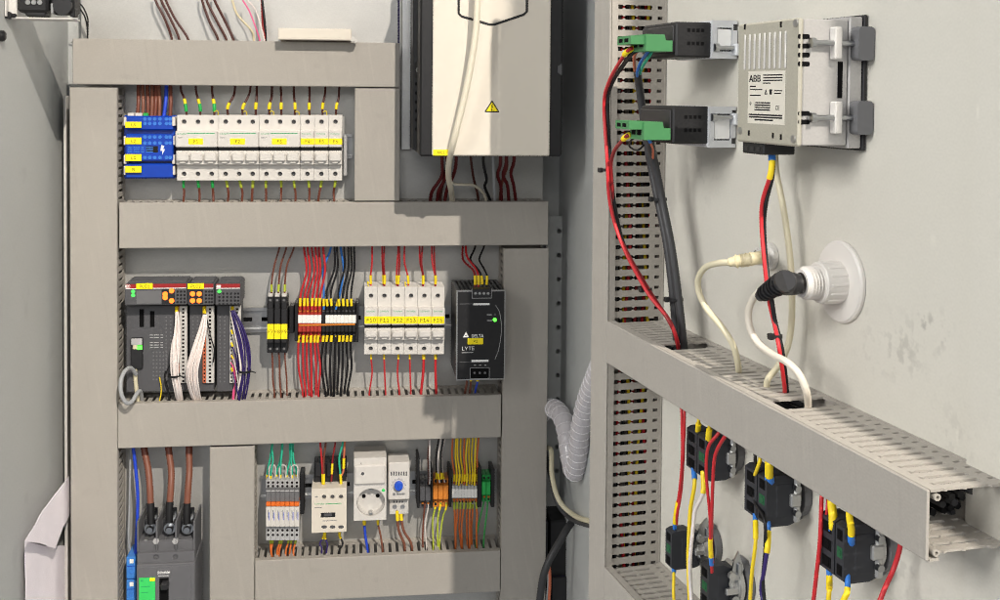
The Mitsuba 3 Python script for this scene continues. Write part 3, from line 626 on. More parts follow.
part(k, 'window', rectbox(BK, 320.8, 512.4, 335.2, 517, CT-.0002, CT+.0002, 0), 'black'); part(k, 'window_bar', rectbox(BK, 324, 513.4, 332, 516, CT, CT+.0012, .0003), 'dkgrey')
for x in (316, 321, 341): a, b = L(BK, x, 491, CT); 
part(k, 'small_print', bars(BK, [(314.5, 507, 322, 507.7), (323, 520, 337, 520.6), (315, 496, 318, 497)], CT+.0001), 'ink_grey')
for x in (324.2, 332.6, 341): a, b = L(BK, x, 526.6, CT); part(k, 'lower_terminal', Mb().prism(shapely.affinity.scale(ring_of(a, b, .0038, 16), 1, .6), CT-.0002, CT+.0003), 'dkgrey')
k = thing('mains_socket', 'white round mains socket on the rail in the lower row', 'socket')
SO = .060
sr = BK.rect(353.9, 457.6, 386.3, 520, SO); (ca, cb) = L(BK, 370.9, 502.2, SO); rad = .0192
part(k, 'housing', Mb().prism(sbox(sr[0], sr[2], sr[1], sr[3]).difference(ring_of(ca, cb, rad, 40)), SO-.016, SO).box(*sr, .008, SO-.016), 'white')
part(k, 'upper_front', rectbox(BK, 354.4, 465, 385.8, 484.5, SO-.001, SO+.004, .002), 'white'); part(k, 'seam', rectbox(BK, 354.2, 484.7, 386, 485.3, SO-.0003, SO+.0002, 0), 'ltgrey')
part(k, 'well_floor', Mb().lathe((ca, cb, SO-.016), (0, 0, 1), [(0, rad), (.012, rad*.97), (.012, rad*.94), (.0015, rad*.9), (.0015, 0)], 40), 'white2')
for q in (-.0095, .0095): part(k, 'pin_hole', Mb().disc(ca+q, cb+.004, SO-.0146, SO-.0138, .0027, 14), 'hole')
for q in (-1, 1): part(k, 'earth_contact', Mb().box(ca-.0025, ca+.0025, cb+q*rad*.86-.0015, cb+q*rad*.86+.0015, SO-.0146, SO-.002, .0005), 'steel')
part(k, 'mark', Mb().text('E', *L(BK, 360.6, 464, SO+.004), SO+.0039, .0022), 'ink'); a, b = L(BK, 362.7, 473.5, SO+.004); part(k, 'screw', Mb().disc(a, b, SO+.0035, SO+.0043, .0022, 12), 'dkgrey')
a, b = L(BK, 383.4, 490, SO); part(k, 'indicator', Mb().disc(a, b, SO-.0002, SO+.0006, .0022, 12), 'label_green')
k = thing('thermostat', 'small white thermostat with a blue dial in the lower row', 'thermostat')
TT = .050
part(k, 'housing', rectbox(BK, 388.4, 462.2, 409.6, 499.6, .008, TT, .0012), 'white'); part(k, 'terminal_part', rectbox(BK, 389.4, 499.6, 408.6, 514.2, .008, TT-.012, .001), 'white2')
m = Mb()
for i in range(7): a, b = L(BK, 391.4+i*2.5, 473.4, TT); m.box(a-.0009, a+.0009, b-.0028, b+.0028, TT-.0004, TT+.0002)
part(k, 'vent_slots', m, 'dkgrey'); a, b = L(BK, 398.6, 485, TT)
part(k, 'scale_ring', Mb().prism(ring_of(a, b, .0085, 28).difference(ring_of(a, b, .0079, 28)), TT-.0002, TT+.0002), 'ink_grey')
for i in range(9): t = math.radians(-30+i*30); part(k, 'scale_mark', Mb().disc(a+.0098*math.cos(t), b+.0098*math.sin(t), TT-.0002, TT+.0003, .0006, 6), 'ink_grey')
part(k, 'dial', Mb().lathe((a, b, TT), (0, 0, 1), [(0, .0062), (.006, .0058), (.007, .005), (.007, 0)], 20).box(a-.0008, a+.0008, b-.005, b+.005, TT+.0065, TT+.0085, .0003), 'blue')
a, b = L(BK, 394, 494, TT); part(k, 'print', Mb().disc(a, b, TT-.0002, TT+.0003, .0022, 14).box(a+.0035, a+.0150, b-.0014, b+.0012, TT-.0002, TT+.0002), 'ink_grey')
for x in (394.6, 402.6): a, b = L(BK, x, 506.4, TT-.012); part(k, 'terminal_screw', Mb().lathe((a, b, TT-.0121), (0, 0, 1), [(0, .0032), (.0008, .0032), (.0008, .0022), (.0002, .0022), (.0002, 0)], 12), 'steel')
for i in range(4): a, b = L(BK, 394+i*2.8, 501.5, TT-.012); part(k, 'vent', Mb().box(a-.0009, a+.0009, b-.0014, b+.0014, TT-.0122, TT-.0117), 'dkgrey')

end_plate(417.2, 419.6, 458, 508, 'black end plate left of the dark grey terminals in the lower row', .05)
for i in range(2): terminal(419.8+i*5.5, 425.2+i*5.5, 480, 508, 'dkgrey', ('left', 'right')[i]+' of the two dark grey terminals beside the thermostat', 'dark grey terminals', hole='black')
end_plate(431, 432.8, 469, 508, 'black end plate between the dark grey and the orange terminals', .044)
for i in range(3): terminal(433+i*5.2, 438.1+i*5.2, 478, 506.6, 'terminal_orange', nth(i, 3, 'orange terminal block', 'in the lower row'), 'orange terminals', hole='black')
end_plate(448.9, 451.6, 469, 507, 'black end plate between the orange and the grey terminals', .044)
for i in range(8): terminal(452+i*3.14, 455.1+i*3.14, 479, 504, 'ltgrey', nth(i, 8, 'slim grey terminal block', 'in the lower row'), 'slim grey terminals', strip=(489, 497.6), hole='black')
end_plate(477.4, 481.6, 469, 507, 'black end plate between the grey and the green terminals', .044)
for i in range(2): terminal(482+i*4.4, 486.3+i*4.4, 475, 501.4, 'green', ('left', 'right')[i]+' of the two green terminals at the end of the lower row', 'green terminals', hole='black')
end_plate(491.2, 494.6, 469, 507, 'black end plate right of the green terminals', .044)

# ------------------------------------------------------------------ drive
k = thing('motor_drive', 'black motor drive with a cream cover and yellow warning triangle at the top', 'motor drive')
DV = .190
ar = BK.rect(420, -60, 563.0, 156.6, DV-.004); part(k, 'housing', Mb().box(*ar, .006, DV-.004, .0025), 'black')
cv = BK.rect(432.8, -60, 550.6, 155.8, DV); part(k, 'cover', Mb().box(cv[0], cv[1], cv[2], cv[3], DV-.004, DV, .0012), 'cover')
hp = [L(BK, x, y, DV) for x, y in ((458.7, -14), (458.7, 13.6), (461.5, 16.4), (489.5, 24.6), (494.5, 24.6), (523.5, 14.8), (526.8, 11.6), (527, -14))]
part(k, 'emblem', Mb().tube([(a, b, DV) for a, b in hp], .0016, 6), 'black')
a, b = L(BK, 492.0, 106.5, DV); s = .0082
tri = Polygon([(a-s, b-s*.78), (a+s, b-s*.78), (a, b+s*.78)]).buffer(.0009)
w_ = part(k, 'warning_sign', Mb().prism(tri, DV-.0002, DV+.0003), 'ink', label='black and yellow high voltage warning triangle'); part(w_, 'field', Mb().prism(tri.buffer(-.0014), DV, DV+.0005), 'yellow')
s = .00095; b -= .0005
part(w_, 'bolt_symbol', Mb().prism(Polygon([(a+1.1*s, b+4.6*s), (a-1.6*s, b+.2*s), (a-.1*s, b+.2*s), (a-.9*s, b-3.6*s), (a-1.5*s, b-3.2*s), (a-.6*s, b-5.4*s), (a+.8*s, b-3.6*s), (a-.1*s, b-3.5*s), (a+1.2*s, b+1.2*s), (a-.2*s, b+1.2*s), (a+1.9*s, b+4.6*s)]), DV+.0002, DV+.0007), 'ink')
plabel(k, 433, 149.6, 449, 155.6, DV+.0002, 'yellow', 'M01', h=.42)
part(k, 'side_flange', rectbox(BK, 413, -60, 421, 150, .05, .12, .001), 'black2')
for i in range(6): a, b = L(BK, 416.4, 84+9*i, .12); part(k, 'vent', Mb().disc(a, b, .1195, .1204, .0022, 8), 'hole')
a, b = L(BK, 419.6, 70, .125); part(k, 'side_bracket', Mb().box(a-.006, a+.006, b-.011, b+.011, .10, .123, .002), 'black'); part(k, 'screw', Mb().lathe((a, b, .123), (0, 0, 1), [(0, .0048), (.002, .0046), (.0035, .003), (.0035, 0)], 14), 'chrome')
a, b = L(BK, 560.5, 69.6, DV); part(k, 'latch', Mb().prism(Polygon([(a-.003, b-.004), (a+.002, b-.0075), (a+.002, b+.0075), (a-.003, b+.004)]), DV-.006, DV-.0015), 'dkgrey')
m = Mb()
solo('conduit_plate', 'pale metal strip on the mounting plate left of the drive', 'strip', rectbox(BK, 401.5, -60, 411.5, 150, .0006, .012, .001), 'zinc')
solo('wire', 'purple wire running up beside the metal strip left of the drive', 'wire', Mb().tube([(*L(BK, 398.6, y, .006), .006) for y in (44, 20, -10)], .0011, 7), 'w_purple')

# ------------------------------------------------------------------ things on top and at the left edge
k = thing('duct_offcut', 'short white plastic offcut lying on top of the highest cable duct', 'offcut')
oc = BK.rect(278, 28.6, 351.4, 40.6, .085); bt = BK.rect(278, 28.6, 351.4, 40.8, DFRONT)[2]
part(k, 'strip', Mb().box(oc[0], oc[1], bt+.0003, oc[3], .010, .085, .0008), 'cover'); a, b = L(BK, 352.5, 39.2, .08); part(k, 'clip', Mb().cyl((a, b, .074), (a, b, .084), .0035).cyl((a+.003, b-.002, .07), (a+.003, b-.002, .08), .003), 'white2')
LW = Frame((WL, 1.622, 1.5), (0, 1, 0), (0, 0, 1), (1, 0, 0))                    # the left wall: c stands off it
k = thing('door_switch', 'black switch unit fixed to the side wall in the top left corner', 'switch')
SW = .245
def sb(x0, y0, x1, y1, c0, c1, ch=.001): return rectbox(BK, x0, y0, x1, y1, c0, c1, ch)
part(k, 'body', sb(17, -30, 48, 12.5, SW-.030, SW, .003), 'black'); part(k, 'lower_body', sb(25, 6, 46, 16.8, SW-.028, SW-.003, .002), 'black2')
part(k, 'roller_housing', sb(49.5, -30, 74, 14, SW-.034, SW-.002, .003), 'black'); a, b = L(BK, 63, 6, SW); part(k, 'roller', Mb().cyl((a, b, SW-.004), (a, b, SW+.004), .0105, n=20), 'black2')
part(k, 'arm', sb(70, 8, 75, 17, SW-.02, SW-.004, .001), 'black'); part(k, 'clip', sb(50.2, 3, 54, 14, SW-.003, SW+.002, .001), 'steel')
for x in (28, 34, 40): a, b = L(BK, x, 2.5, SW); part(k, 'terminal_screw', Mb().cyl((a, b, SW-.0005), (a, b, SW+.0015), .0028, n=10), 'steel')
aw = WL; a1 = L(BK, 72, 16, SW)[0]
bq = L(BK, 20, 17, SW)[1]; part(k, 'bracket', Mb().box(aw+.0006, a1, bq-.0022, bq-.0002, SW-.04, SW, .0005).box(aw+.0006, aw+.0026, bq-.0002, bq+.08, SW-.04, SW+.01, .0005), 'white2')
part(k, 'mounting_tab', sb(7, -20, 16.6, 15.5, SW-.004, SW-.001, .0008), 'white2'); a, b = L(BK, 9, 15.4, SW); part(k, 'knob', Mb().disc(a, b, SW-.006, SW+.006, .0042, 12).box(a, a+.008, b-.002, b+.002, SW-.002, SW+.003, .0008), 'black')
q = LW.px(2.5, 36, .003); solo('wall_plug', 'small black plug on the side wall at the left edge of the picture', 'plug', Mb().lathe((q[0], q[1], .0003), (0, 0, 1), [(0, .0062), (.004, .0062), (.006, .004), (.006, 0)], 14), 'black', LW)
for i, dx in enumerate((0, 2.4)):
    pts = [(74+dx, 4-dx, 40), (80+dx, 9-dx, 36), (85.5+dx, 18, 32), (87.4+dx*.4, 30, 28), (87+dx*.2, 48, 24)]
    wire(BK, pts, 1.1, 'w_black', ('left', 'right')[i]+' of the two thin black wires hanging from the switch unit at top left', group='thin black wires of the switch unit')
# the sheet of paper in the left corner
def sheet(label, outline, c, amp, m, name):
    poly = Polygon([tuple(LWp.px(x, y, c)[:2]) for x, y in outline])
    pts = shapely.get_coordinates(poly.segmentize(.012)); x0, y0, x1, y1 = poly.bounds
    gx, gy = np.meshgrid(np.arange(x0+.006, x1, .010), np.arange(y0+.006, y1, .010)); g = np.stack([gx.ravel(), gy.ravel()], 1)
    g = g[shapely.contains_xy(poly.buffer(-.004), g[:, 0], g[:, 1])]; P = np.vstack([pts[:-1], g])
    from scipy.spatial import Delaunay
    t = Delaunay(P).simplices; cen = P[t].mean(1); t = t[shapely.contains_xy(poly, cen[:, 0], cen[:, 1])]
    e1, e2 = P[t[:, 1]]-P[t[:, 0]], P[t[:, 2]]-P[t[:, 0]]; bad = e1[:, 0]*e2[:, 1]-e1[:, 1]*e2[:, 0] < 0; t[bad] = t[bad][:, ::-1]
    h = c+amp*(meshkit.fbm(np.stack([P[:, 0]*14, P[:, 1]*9, P[:, 0]*0+3], 1), 3)-.5) 
    top, bot = np.column_stack([P, h]), np.column_stack([P, h-.0005])
    n = len(P); ring = np.arange(len(pts)-1); nx = np.roll(ring, -1)
    f = np.vstack([t, t[:, ::-1]+n, np.stack([ring, ring+n, nx+n], 1), np.stack([ring, nx+n, nx], 1)])
    return np.vstack([top, bot]), f
LWp = LW
k = thing('paper_sheet', 'lilac paper tucked behind the left cable duct, its top corner folded over', 'paper')
v, f = sheet('', [(25.2, 541), (45, 546), (70, 545), (72, 660), (24.6, 660)], 0.008, .007, 'paper', ''); scene[numbered(k+'__sheet')] = mikit.ply((LWp.w(v), f), 'm_paper', 40)
v, f = sheet('', [(69.6, 476), (43.4, 509), (25, 541), (40, 543), (55, 548.5), (63.5, 526), (71, 513)], .018, .012, 'paper', ''); scene[numbered(k+'__folded_corner')] = mikit.ply((LWp.w(v), f), 'm_paper', 40)

# ------------------------------------------------------------------ devices on the door
def near_side(xl, xr, y): a = DR.px(xr, y, 0)[0]; return a, DR.px_a(xl, y, a)[2]
def meter(label, xk, xr, xf, yt, yb, ym, br, plugs):
    k = thing('panel_meter', label, 'meter', 'black panel meters on the door')
    a1, cL = near_side(xk, xr, ym); a0 = DR.px(xf, ym, cL)[0]
    b1, b0 = DR.px_a(xk, yt, a1)[1], DR.px_a(xk, yb, a1)[1]; cB = DR.px_a(br[0], ym, a1)[2]
    part(k, 'housing', Mb().box(a0, a1, b0, b1, cB-.012, cL, .0015), 'black', DR)
    part(k, 'upper_step', Mb().box(a0+.002, a1-.002, b0+.004, b1-.003, cL, cL+.0018, .0008), 'black2', DR)
    m = Mb()
    for i in range(2):
        for j in range(4): m.box(a1-.0002, a1+.0003, b0+.010+.011*i, b0+.013+.011*i, cB+.006+j*.0042, cB+.0088+j*.0042)
    part(k, 'vents', m, 'hole', DR)
    q1, q0 = DR.px_a(br[0], br[1], a1)[1], DR.px_a(br[0], br[2], a1)[1]
    fr = Mb()                                                    # the clamp: a grey frame with cut-outs
    po = sbox(q0, .0012, q1, cB).difference(sbox(q0+.006, .0060, q1-.006, cB-.0045)).difference(sbox(q1-.008, -.01, q1-.003, .005)).difference(sbox(q0+.003, -.01, q0+.008, .005))
    fr.prism_ax(po, a1+.0002, a1+.0030, 0); fr.box(a0, a1, q0, q1, cB-.010, cB, .001); part(k, 'clamp', fr, 'alum', DR)
    part(k, 'clamp_back', Mb().box(a0+.001, a1-.0002, q0+.001, q1-.001, .0006, cB-.0102), 'dkgrey', DR); part(k, 'clamp_panel', Mb().prism_ax(sbox(q0+.0085, .0078, q1-.0085, cB-.0065).buffer(.0012), a1, a1+.0022, 0), 'print_white', DR)  # the dark grey back paints shade into the clamp cut-outs
    sb = q0+.009 if ym < 80 else q1-.009
    part(k, 'clamp_screw', Mb().cyl((a1+.0055, sb, .003), (a1+.0055, sb, cB-.003), .0017, n=10).cyl((a1+.0055, sb, cB-.005), (a1+.0055, sb, cB-.001), .0034, n=12), 'chrome', DR)
    part(k, 'clamp_foot', Mb().box(a1+.003, a1+.0095, sb-.0065, sb+.0035, .0006, .0055, .0008), 'alum', DR)
    for (x0, x1, y0, y1, oa) in plugs:
        a = a1-oa; c1, c0 = DR.px_a(x0, (y0+y1)/2, a)[2], DR.px_a(x1, (y0+y1)/2, a)[2]; t1, t0 = DR.px_a(x0, y0, a)[1], DR.px_a(x0, y1, a)[1]
        po = Polygon([(t0, c0), (t0, c1), (t1, c1), (t1, c0+(c1-c0)*.30), (t1-(t1-t0)*.35, c0+(c1-c0)*.25), (t1-(t1-t0)*.35, c0)])
        g = Mb().prism_ax(po, a-.030, a, 0); q = part(k, 'plug', g, 'plug_green', DR)
        m = Mb()
        for i in range(2): m.box(a-.026+i*.012, a-.018+i*.012, t0+(t1-t0)*.25, t0+(t1-t0)*.7, c1-.0005, c1+.0003)
        part(q, 'wire_entry', m, 'hole', DR)
    return k
meter('upper of the two black panel meters with green plugs, at the top of the door', 676, 737, 643, 21.6, 57, 38, (710.5, 20.4, 58.5), [(646, 672.5, 34, 51, .0005), (631, 650, 35.4, 44, .004)])
meter('lower of the two black panel meters with green plugs, beside the vertical door duct', 673, 735.5, 641, 106.4, 144, 125, (707.5, 106.5, 147.5), [(644, 670.5, 122, 140, .0005), (629, 648, 121, 129.5, .004)])

k = thing('operator_panel', 'pale grey back of an operator panel clamped into the door at upper right', 'operator panel')
HA, HC = near_side(799, 866, 80); h0 = DR.px(737.5, 80, HC)[0]
hb1, hb0 = DR.px_a(799.5, 17.4, HA)[1], DR.px_a(798, 147, HA)[1]
part(k, 'back_cover', Mb().box(h0, HA, hb0, hb1, HC-.0032, HC, .0014), 'hmi_back', DR)
part(k, 'housing', Mb().box(h0+.0012, HA-.0008, hb0+.0008, hb1-.0008, .014, HC-.0034, .0008), 'brushed', DR)
part(k, 'rear_housing', Mb().box(h0-.001, HA+.0006, hb0-.0012, hb1+.0015, .0035, .0138, .0008), 'brushed', DR)
part(k, 'bezel', Mb().box(h0-.004, HA+.0022, hb0-.003, hb1+.003, .0008, .0035, .0006), 'black2', DR)
def hp(x, y): return DR.px(x, y, HC)
m = Mb()
xs0, xs1 = hp(745.5, 50)[0], hp(786, 50)[0]; ys1, ys0 = hp(765, 33)[1], hp(765, 69)[1]
for i in range(9): x = xs0+(xs1-xs0)*i/8; part(k, 'vent_rib', Mb().box(x-.0011, x+.0011, ys0, ys1, HC-.0002, HC+.0009, .0006), 'white2', DR)
for x, y in ((745, 27), (781, 24.5), (740, 131), (749, 133), (773, 135.5), (781, 137)): p = hp(x, y); part(k, 'hole', Mb().box(p[0]-.0013, p[0]+.0013, p[1]-.002, p[1]+.002, HC-.0004, HC+.0002), 'hole', DR)
for x, y in ((796.5, 23), (794, 139), (740.5, 130.5)): p = hp(x, y); part(k, 'screw', Mb().disc(p[0], p[1], HC-.001, HC+.0012, .0026, 12), 'steel', DR)
p0, p1 = hp(748.8, 71.5), hp(785, 127); q0 = hp(748.8, 124.5)
la0, la1, lb0, lb1 = p0[0], p1[0], q0[1]+.001, p0[1]
lab = part(k, 'label', Mb().box(la0, la1, lb0, lb1, HC, HC+.0004, .0001), 'label_cream', DR)
W, H = la1-la0, lb1-lb0; tc = HC+.0003
part(lab, 'lettering', Mb().text('ABB', la0+W*.03, lb1-H*.20, tc, H*.125, .0003, True, width=W*.32), 'ink', DR)
m = Mb()
def ln(u0, u1, v, h=.010): m.box(la0+W*u0, la0+W*u1, lb1-H*v-H*h, lb1-H*v+H*h, tc, tc+.0003)
for v in (.08, .13, .18): ln(.42, .93, v, .012)
ln(.42, .62, .23, .012); ln(.06, .22, .29, .012); ln(.06, .40, .35); ln(.06, .36, .46)
ln(.72, .93, .37); ln(.72, .9, .42)
for v in (.60, .645, .69, .735): ln(.20 if v > .6 else .22, .62, v, .013)
for v in (.83, .875, .925): ln(.04 if v < .9 else .2, .94 if v < .9 else .7, v, .015)
part(lab, 'small_print', m, 'ink', DR)
m = Mb(); a_, b_ = la0+W*.50, lb1-H*.40; s = H*.055
m.prism(Polygon([(a_-s, b_-s*.8), (a_+s, b_-s*.8), (a_, b_+s)]).difference(Polygon([(a_-s*.4, b_-s*.45), (a_+s*.4, b_-s*.45), (a_, b_+s*.4)])), tc, tc+.0003)
m.box(la0+W*.60, la0+W*.66, b_-s*.8, b_+s, tc, tc+.0003).box(la0+W*.59, la0+W*.67, b_+s*.5, b_+s*.75, tc, tc+.0003); m.prism(ring_of(a_-W*.42, lb1-H*.62, H*.03, 16).difference(ring_of(a_-W*.42, lb1-H*.62, H*.018, 16)), tc, tc+.0003)
part(lab, 'symbols', m, 'ink', DR); part(lab, 'approval_mark', Mb().text('CE', la0+W*.76, lb1-H*.73, tc, H*.085, .0003, False), 'ink', DR)
def ha(x, y): return DR.px_a(x, y, HA)
for y in (36.5, 46, 55, 64, 113.5, 122): p = ha(804.5, y); part(k, 'side_slot', Mb().prism_ax(sbox(p[1]-.0006, p[2]-.0032, p[1]+.0006, p[2]+.0034).buffer(.0010), HA-.0008-.0003, HA-.0008+.0004, 0), 'hole', DR)
p = ha(840.5, 80); part(k, 'card_slot', Mb().box(HA-.001, HA-.0003, p[1]-.0125, p[1]+.0125, p[2]-.0018, p[2]+.0018), 'hole', DR)
for x, y in ((828, 53), (826, 132)):
    p = ha(833.5, 43.5 if y < 80 else 117.5)
    q = part(k, 'clamp', Mb().box(HA-.0006, HA+.007, p[1]-.0110, p[1]+.0110, p[2]-.0028, p[2]+.0028, .0008), 'white2', DR)
    p1 = ha(811, 43.5 if y < 80 else 117.5)
    part(q, 'screw', Mb().cyl((HA+.0042, p[1], p1[2]-.001), (HA+.0042, p[1], .010), .0019, n=10).cyl((HA+.0042, p[1], p1[2]-.0005), (HA+.0042, p[1], p1[2]+.0030), .0034, n=12), 'chrome', DR)
    pp = sbox(p[1]-.0115, .0008, p[1]+.0115, .0130).buffer(-.003).buffer(.003)
    part(q, 'pad', Mb().prism_ax(pp, HA+.0008, HA+.0105, 0), 'midgrey', DR)
p = hp(767, 141); k2 = thing('cable_plug', 'black power plug hanging under the operator panel', 'plug')
p = DR.px(770, 147, .036)
part(k2, 'body', Mb().box(p[0]-.020, p[0]+.012, hb0-.0085, hb0+.001, .022, .048, .001), 'black', DR)
for i in range(3): part(k2, 'wire_entry', Mb().box(p[0]-.016+i*.009, p[0]-.011+i*.009, hb0-.0065, hb0-.003, .0478, .0484), 'black2', DR)

# round white cable gland with threaded barrel
k = thing('cable_gland', 'round white service socket with a threaded barrel on the door', 'gland')
fc = DR.px(842.4, 281.5, 0); fr = (DR.px(842.4, 240.5, 0)[1]-DR.px(842.4, 322.5, 0)[1])/2
part(k, 'disc', Mb().lathe((fc[0], fc[1], .0004), (0, 0, 1), [(0, fr), (.0022, fr), (.0036, fr-.0014), (.0036, 0)], 48), 'white', DR)
part(k, 'barrel', Mb().lathe((fc[0], fc[1], .0035), (0, 0, 1), [(0, .0150), (.0160, .0146), (.0170, .0136), (.0170, .0116), (.014, .0108)], 32), 'white', DR)
for i in range(14):
    t = i*2*math.pi/14; part(k, 'rib', Mb().box(fc[0]+.0142*math.cos(t)-.0011, fc[0]+.0142*math.cos(t)+.0011, fc[1]+.0142*math.sin(t)-.0011, fc[1]+.0142*math.sin(t)+.0011, .0036, .0172, .0005), 'white', DR)
th = [(0, .0105)]
for i in range(6): th += [(.0015+i*.0024, .0120), (.0027+i*.0024, .0104)]
part(k, 'thread', Mb().lathe((fc[0], fc[1], .0165), (0, 0, 1), th+[(.0170, .0100), (.0170, .0078), (.005, .0078)], 28), 'white', DR)
k = thing('network_plug', 'black rubber network plug pushed into the white threaded barrel', 'plug')
bp = [DR.w((fc[0], fc[1], .034)), DR.w((fc[0]-.001, fc[1]-.0002, .044)), DR.w(DR.px(785, 281, 51*MM)), DR.w(DR.px(772, 288.5, 52*MM)), DR.w(DR.px(760, 296, 52*MM))]
part(k, 'body', Mb().tube(spline(bp[:3], 6), [.0070]*2+[.0080]*6+[.0084]*4+[.0072], 14), 'black2', None)
sp = spline(bp[2:], 10); L_ = np.linspace(0, 1, len(sp)); part(k, 'boot', Mb().tube(sp, np.interp(L_, [0, .2, 1], [.0080, .0066, .0040]), 12), 'black2', None)
for i in range(6): t = .18+i*.13; j = int(t*(len(sp)-1)); part(k, 'ridge', Mb().tube([sp[j], sp[j]*.3+sp[j+1]*.7], np.interp(t, [0, 1], [.0086, .0052]), 14), 'black', None)

# small round port with its beige plug
k = thing('wall_port', 'small round pale port in the door left of the white gland', 'port')
fp = DR.px(771, 256, .001)
part(k, 'flange', Mb().lathe((fp[0], fp[1], .0004), (0, 0, 1), [(0, .0108), (.004, .0108), (.005, .0098), (.005, .0074), (.014, .0070), (.014, .005)], 28), 'white2', DR); part(k, 'opening', Mb().disc(fp[0], fp[1], .0045, .0056, .0066, 20), 'black', DR)
k = thing('data_plug', 'beige moulded plug pointing left out of the small round port', 'plug')
e = DR.w((fp[0], fp[1], .008)); s2 = DR.w(DR.px(729, 262.2, 47*MM))
sp = spline([e, DR.w(DR.px(757, 258, 28*MM)), DR.w(DR.px(743, 260.3, 38*MM)), s2], 7)
part(k, 'body', Mb().tube(sp, [.0034]*3+[.0050]*12+[.0046]*(len(sp)-18)+[.0036]*3, 14), 'w_beige', None)
for i in range(5): j = int((.52+i*.08)*(len(sp)-1)); part(k, 'ridge', Mb().tube([sp[j], sp[j]*.6+sp[j+1]*.4], .0056, 12), 'w_beige', None)
part(k, 'metal_collar', Mb().tube(sp[:4], .0044, 14), 'steel', None)

# contact blocks of the push buttons
def button_back(label, xfront, xdoor, xs, yt, yb, ring=True):
    """xs: block edges on the back face from far to near, then the near corner"""
    k = thing('push_button_back', label, 'push button', 'push button backs on the door'); ym = (yt+yb)/2
    aN, cF = near_side(xfront, xdoor, ym); b1, b0 = DR.px_a(xfront, yt, aN)[1], DR.px_a(xfront, yb, aN)[1]
    edges = [DR.px(x, ym, cF)[0] for x in xs]+[aN]; b = (b0+b1)/2; aC = (edges[0]+aN)/2
    for i in range(len(edges)-1):
        e0, e1 = edges[i]+.0007, edges[i+1]-.0007; dz = .0012*(len(edges)-2-i)
        po = Polygon([(b0+.002, cF*.36), (b0, cF*.5), (b0, cF-.004), (b0+.002, cF), (b1-.002, cF), (b1, cF-.004), (b1, cF*.62), (b1-.003, cF*.5), (b1-.003, cF*.36)])
        blk = part(k, 'contact_block', Mb().prism_ax(po, e0, e1, 0), 'block', DR); w = e1-e0
        for j, v in enumerate((.2, .5, .8)):
            y = b0+(b1-b0)*v
            part(blk, 'terminal_opening', Mb().box((e0+e1)/2-w*.30, (e0+e1)/2+w*.30, y-.0036, y+.0036, cF-.0002, cF+.0003, .0001).disc((e0+e1)/2, y, cF+.0002, cF+.0007, w*.2, 10), 'hole' if not (j == 1 and i == len(edges)-2) else 'dim_green', DR)
        part(blk, 'shoulder', Mb().box(e0+.001, e1+.0003, b0+.006, b1-.006, cF*.42, cF*.80, .001), 'block', DR)
    r = (b1-b0)*.40
    part(k, 'collar', Mb().lathe((aC, b, .0085), (0, 0, 1), [(0, r*1.10), (.0035, r*1.10), (.0035, r*1.02), (cF*.36-.0085, r*1.02), (cF*.36-.0085, 0)], 20), 'zinc', DR)
    cl = Mb().box(aC-.010, aN+.0012, b0+.0015, b1-.0015, .0095, cF*.40, .0015).box(aC-.006, aN+.0024, b-.005, b+.005, .010, cF*.5, .001)
    part(k, 'lock_bracket', cl, 'zinc', DR)
    for s in (-1, 1): part(k, 'screw', Mb().cyl((aN+.0005, b+s*r*.62, .014), (aN+.0045, b+s*r*.62, .014), .0026, n=10), 'chrome', DR)
    part(k, 'nut_plate', Mb().prism(ring_of(aC, b, r*1.22, 24), .0006, .0062).box(aC-.006, aC+.006, b-r*1.34, b+r*1.34, .0007, .0045, .0008), 'midgrey', DR)
    return aN, cF, b0, b1, edges
BA = button_back('middle of the three upper black push button backs below the door duct', 767, 812, (744, 757), 477, 528)
BB = button_back('rightmost black push button back below the door duct', 844.6, 896, (819, 834.7), 526, 585)
BC = button_back('leftmost of the three upper black push button backs below the door duct', 706.6, 746, (686, 697), 438, 482)
def lever_back(label, xfront, xdoor, xs, yt, yb):
    out = button_back(label, xfront, xdoor, xs, yt, yb); aN, cF, b0, b1, ed = out; k = [q for q in labels if q.startswith('push_button_back')][-1]
    h = b1-b0
    po = Polygon([(b0+h*.1, .007), (b0-h*.05, .016), (b0+h*.25, cF*.45), (b0+h*.6, cF*.55), (b1+h*.12, cF*.42), (b1+h*.30, .012), (b1-h*.1, .007), (b0+h*.55, .014)])
    part(k, 'metal_saddle', Mb().prism_ax(po, aN+.0004, aN+.0022, 0), 'chrome', DR)
    part(k, 'locking_lever', Mb().box(aN+.002, aN+.0045, b0+h*.62, b1+h*.05, .010, .0135, .0006).cyl((aN+.0022, b0+h*.25, .016), (aN+.006, b0+h*.25, .016), .0040, n=12), 'chrome', DR)
    part(k, 'locking_lug', Mb().cyl((aN+.0022, b1-h*.2, .019), (aN+.006, b1-h*.2, .019), .0032, n=12).box(aN+.002, aN+.0055, b0+h*.38, b0+h*.52, .012, .024, .0006), 'zinc', DR)
    return out
BD = lever_back('lower left black switch back with an exposed metal saddle on the door', 672, 718, (665,), 532, 570.5)
BE = lever_back('black switch back with a metal saddle cut by the bottom edge', 709, 750, (700,), 567, 612)

# ------------------------------------------------------------------ wires on the plate
S_Y = lambda a, b, q=1.35: ('sleeve', a, b, q, 'sleeve')
def bunch(items, m, r, noun, tail, group, bits=(), mats=None):
    for i, pts in enumerate(items):
        mm = mats[i] if mats else m
        wire(BK, pts, r, mm, nth(i, len(items), noun, tail), group=group, bits=bits, n=7, per=6)
